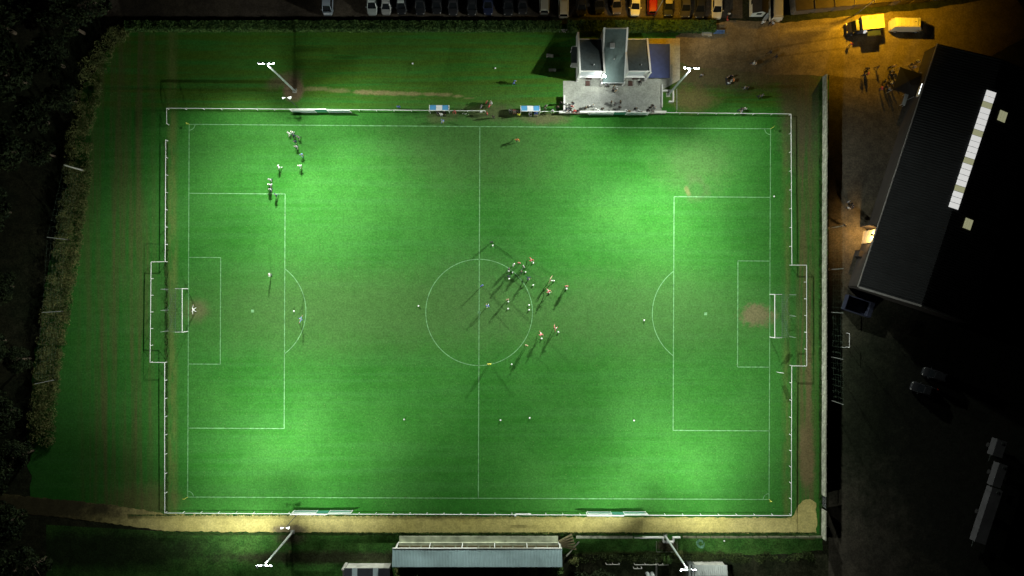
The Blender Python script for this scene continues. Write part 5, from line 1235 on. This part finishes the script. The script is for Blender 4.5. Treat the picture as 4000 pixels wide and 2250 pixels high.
for a in [(2838, 306, 'dark', 'stand', 90, 'person in black at the left of the ring near the clubhouse'), (2846, 299, 'grey', 'stand', 140, 'person in grey at the top left of the ring'), (2858, 297, 'dark', 'stand', 180, 'person in black at the top of the ring'), (2866, 312, 'orange', 'stand', 270, 'person in orange at the right of the ring'),
 (2856, 316, 'white', 'stand', 300, 'person in white beside the orange coat'), (2840, 320, 'dark', 'stand', 40, 'person in black at the bottom left of the ring'), (2847, 325, 'lgrey', 'stand', 10, 'person in light grey at the bottom of the ring'),
 (2909, 342, 'grey', 'walk', 100, 'person in grey walking below the ring'), (2920, 343, 'dark', 'walk', 100, 'person in black walking below the ring'), (2965, 375, 'dark', 'walk', 120, 'person in black in the pair near the far rail'), (2977, 373, 'grey', 'walk', 120, 'person in grey in the pair near the far rail'),
 (2741, 293, 'grey', 'stand', 180, 'person in grey under the terrace mast head'), (2945, 245, 'lgrey', 'walk', 270, 'person in light grey in the pair at the lane edge'), (2952, 248, 'pale', 'walk', 270, 'person in tan in the pair at the lane edge'), (3010, 203, 'dark', 'walk', 250, 'person in black on the lane, upper of the pair'), (3033, 219, 'dark', 'walk', 250, 'person in black on the lane, lower of the pair'),
 (2888, 427, 'green', 'lean', 180, 'person in dark green on the rail near the far corner'), (2899, 425, 'dark', 'stand', 200, 'person in black on the rail near the far corner'), (2911, 424, 'white', 'stand', 190, 'person in white on the rail near the far corner'), (2896, 440, 'lgrey', 'lean', 350, 'person in light grey leaning over the rail near the far corner'),
 (2982, 86, 'white', 'stand', 180, 'person in white on the lane below the cabin'), (3008, 88, 'dark', 'stand', 120, 'person in black below the box van'), (3020, 90, 'lgrey', 'stand', 230, 'person in light grey below the box van'), (3330, 116, 'brown', 'stand', 90, 'person in brown at the food truck cab'), (3325, 172, 'redcoat', 'walk', 30, 'person in a red coat walking to the food truck'),
 (3388, 268, 'brown', 'stand', 200, 'person in brown at the left of the crowd, top'), (3385, 277, 'dark', 'stand', 90, 'person in black at the left of the crowd'), (3391, 288, 'redcoat', 'stand', 300, 'person in red at the left of the crowd'), (3376, 293, 'dark', 'stand', 20, 'person in black alone over a long shadow'), (3429, 262, 'brown', 'walk', 100, 'person in brown between the two queues'),
 (3478, 261, 'dark', 'stand', 120, 'person in black at the tent corner'), (3492, 258, 'pale', 'stand', 180, 'person in tan at the tent corner'), (3484, 276, 'grey', 'stand', 110, 'person in grey on the tent side, upper'), (3478, 290, 'dark', 'stand', 90, 'person in black on the tent side, middle'), (3490, 292, 'brown', 'stand', 80, 'person in brown touching the tent side'),
 (3455, 318, 'dark', 'stand', 100, 'person in black on the tent side, outer'), (3470, 322, 'brown', 'stand', 90, 'person in brown on the tent side, lower'), (3482, 324, 'lgrey', 'stand', 90, 'person in light grey on the tent side, lower'), (3462, 338, 'dark', 'stand', 70, 'person in black near the tent foot'), (3474, 348, 'grey', 'stand', 60, 'person in grey near the tent foot'), (3444, 345, 'redcoat', 'stand', 80, 'person in dark red near the tent foot'),
 (3562, 252, 'dark', 'stand', 200, 'person in black behind the tent, upper'), (3573, 261, 'pale', 'stand', 210, 'person in tan behind the tent'), (3586, 240, 'lgrey', 'stand', 220, 'person in light grey behind the tent, topmost'), (3597, 290, 'grey', 'stand', 250, 'person in grey at the warehouse wall by the tent'),
 (3314, 788, 'grey', 'stand', 140, 'person in grey at the top of the foursome in the yard'), (3328, 799, 'dark', 'stand', 250, 'person in black at the right of the foursome in the yard'), (3315, 813, 'lgrey', 'stand', 40, 'person in light grey at the bottom of the foursome in the yard'), (3331, 809, 'dark', 'stand', 300, 'person in black at the lower right of the foursome in the yard'), (3299, 880, 'dark', 'walk', 20, 'lone person in black before the lit warehouse door')]: person(*a, FG)

# ------------------------------------------------------------------ balls, bottles, benches, scooter
ball_me = MB().ball((0, 0, .12), .12, 12, 8).mesh('football', M('ball_white', (.85, .87, .85), .4, .12, 14)); ball_me.polygons.foreach_set('use_smooth', [True] * len(ball_me.polygons))
balls = [(1925, 959, 'white ball at the dark green player above the circle'), (1988, 1058, 'white ball at the navy player left of the huddle'), (2002, 1065, 'white ball alone below the huddle'), (1989, 1089, 'white ball at the navy player below the huddle'), (2053, 1063, 'white ball right of the huddle'),
 (2066, 1091, 'white ball rolling ahead of the navy runner'), (2083, 1114, 'white ball rolling free towards the circle line'), (2083, 1027, 'white ball at the red runner'), (2164, 1097, 'white ball right of the upper tan bib'), (2146, 1143, 'white ball at the pink player below the tan bib'), (2213, 1128, 'white ball at the player furthest right'),
 (1986, 1178, 'white ball at the tan bib inside the circle'), (1985, 1206, 'white ball lying alone inside the circle'), (2067, 1192, 'small white ball at the circle line, upper'), (2067, 1210, 'white ball at the circle line, lower'), (2181, 1297, 'white ball at the pink player beyond the circle'), (2116, 1322, 'white ball at the pink player on the circle rim'),
 (1999, 1423, 'white ball rolling away below the circle'), (1635, 1195, 'white ball left of the centre circle'), (2516, 1251, 'white ball near the right penalty arc'), (1579, 1638, 'white ball alone in the lower left half'), (1955, 1641, 'white ball in the dark lower middle'), (2069, 1632, 'white ball right of the dark lower middle'), (2476, 1642, 'white ball in the lower right half'),
 (1612, 249, 'white ball on the practice strip, left of two'), (1934, 267, 'white ball on the practice strip, right of two'), (1149, 1215, 'ball on the left penalty arc'), (3023, 768, 'white ball just beyond the right goal line'), (2828, 2112, 'white ball on the lawn below the path')]
for x, y, lb in balls:
    o = link('football', ball_me, None, G(x, y)); tag(o, lb, 'ball', 'footballs'); o.scale = (1.15,) * 3
bot = MB().cyl((0, 0, 0), (0, 0, .22), .05, n=8).cyl((0, 0, .22), (0, 0, .29), .025, n=6).mesh('bottle', white_paint)
for x in (1808, 1817, 1822, 1830): tag(link('water_bottle', bot, None, G(x, 445 + random.uniform(-1, 1))), 'white water bottle in the row below the short rail', 'bottle', 'water bottles by the rail')
tag(obj('cool_box', MB().box((0, 0, .2), (.42, .3, .4), 0, 0, .9), white_paint, None, G(1879, 437)), 'white cool box under the end of the short rail', 'box')
def bench(label, px, py, L, top, rz=0.0, back=True):
    t = thing('bench', label, 'bench', G(px, py), rz)
    for k in (-.16, .0, .16): obj('seat_slat', MB().box((0, k, .44), (L, .13, .05)), top, t)
    if back:
        for z in (.62, .8): obj('back_slat', MB().box((0, .27, z), (L, .05, .12)), top, t)
    for s in (-1, 1): obj('leg', MB().box((s * (L / 2 - .2), 0, .21), (.08, .45, .42)), dark_steel, t)
bench('blue bench in the grass between the hedge and the lane', 2806, 130, 1.9, M('bench_blue', (.12, .22, .45), .5))
bench('grey bench in the clubhouse shadow, lower of two', 2157, 276, 1.25, concrete, back=False)
t = thing('stone_slab', 'grey stone slab in the clubhouse shadow, upper of two', 'slab', G(2148, 218), R(-6)); obj('slab', MB().box((0, 0, .2), (1.05, .5, .4), 0, 0, .85), concrete, t); obj('plinth', MB().box((0, 0, .05), (1.2, .6, .1)), concrete, t)
t = thing('stone_table', 'grey stone table beside the blue bench', 'table', G(2758, 136), R(-8)); obj('table_top', MB().box((0, 0, .6), (1.7, .6, .12)), concrete, t)
for k in (-.5, .5): obj('pedestal', MB().box((k, 0, .27), (.25, .45, .54)), concrete, t)
t = thing('motor_scooter', 'red and white motor scooter at the end of the car park', 'scooter', G(2842, 68), R(75))
obj('body', MB().box((-.35, 0, .62), (.75, .32, .35), 0, 0, .8), cloth('red', (.5, .07, .06)), t); obj('front_shield', MB().box((.42, 0, .7), (.12, .42, .6), 0, 0, .8), white_paint, t); obj('seat', MB().box((-.3, 0, .84), (.65, .26, .1)), black_rub, t)
obj('footboard', MB().box((.1, 0, .34), (.6, .3, .08)), dark_steel, t); obj('handlebar', MB().cyl((.42, -.32, 1.05), (.42, .32, 1.05), .025), dark_steel, t)
for x in (-.5, .6): obj('wheel', MB().cyl((x, -.06, .23), (x, .06, .23), .23, n=12), black_rub, t)
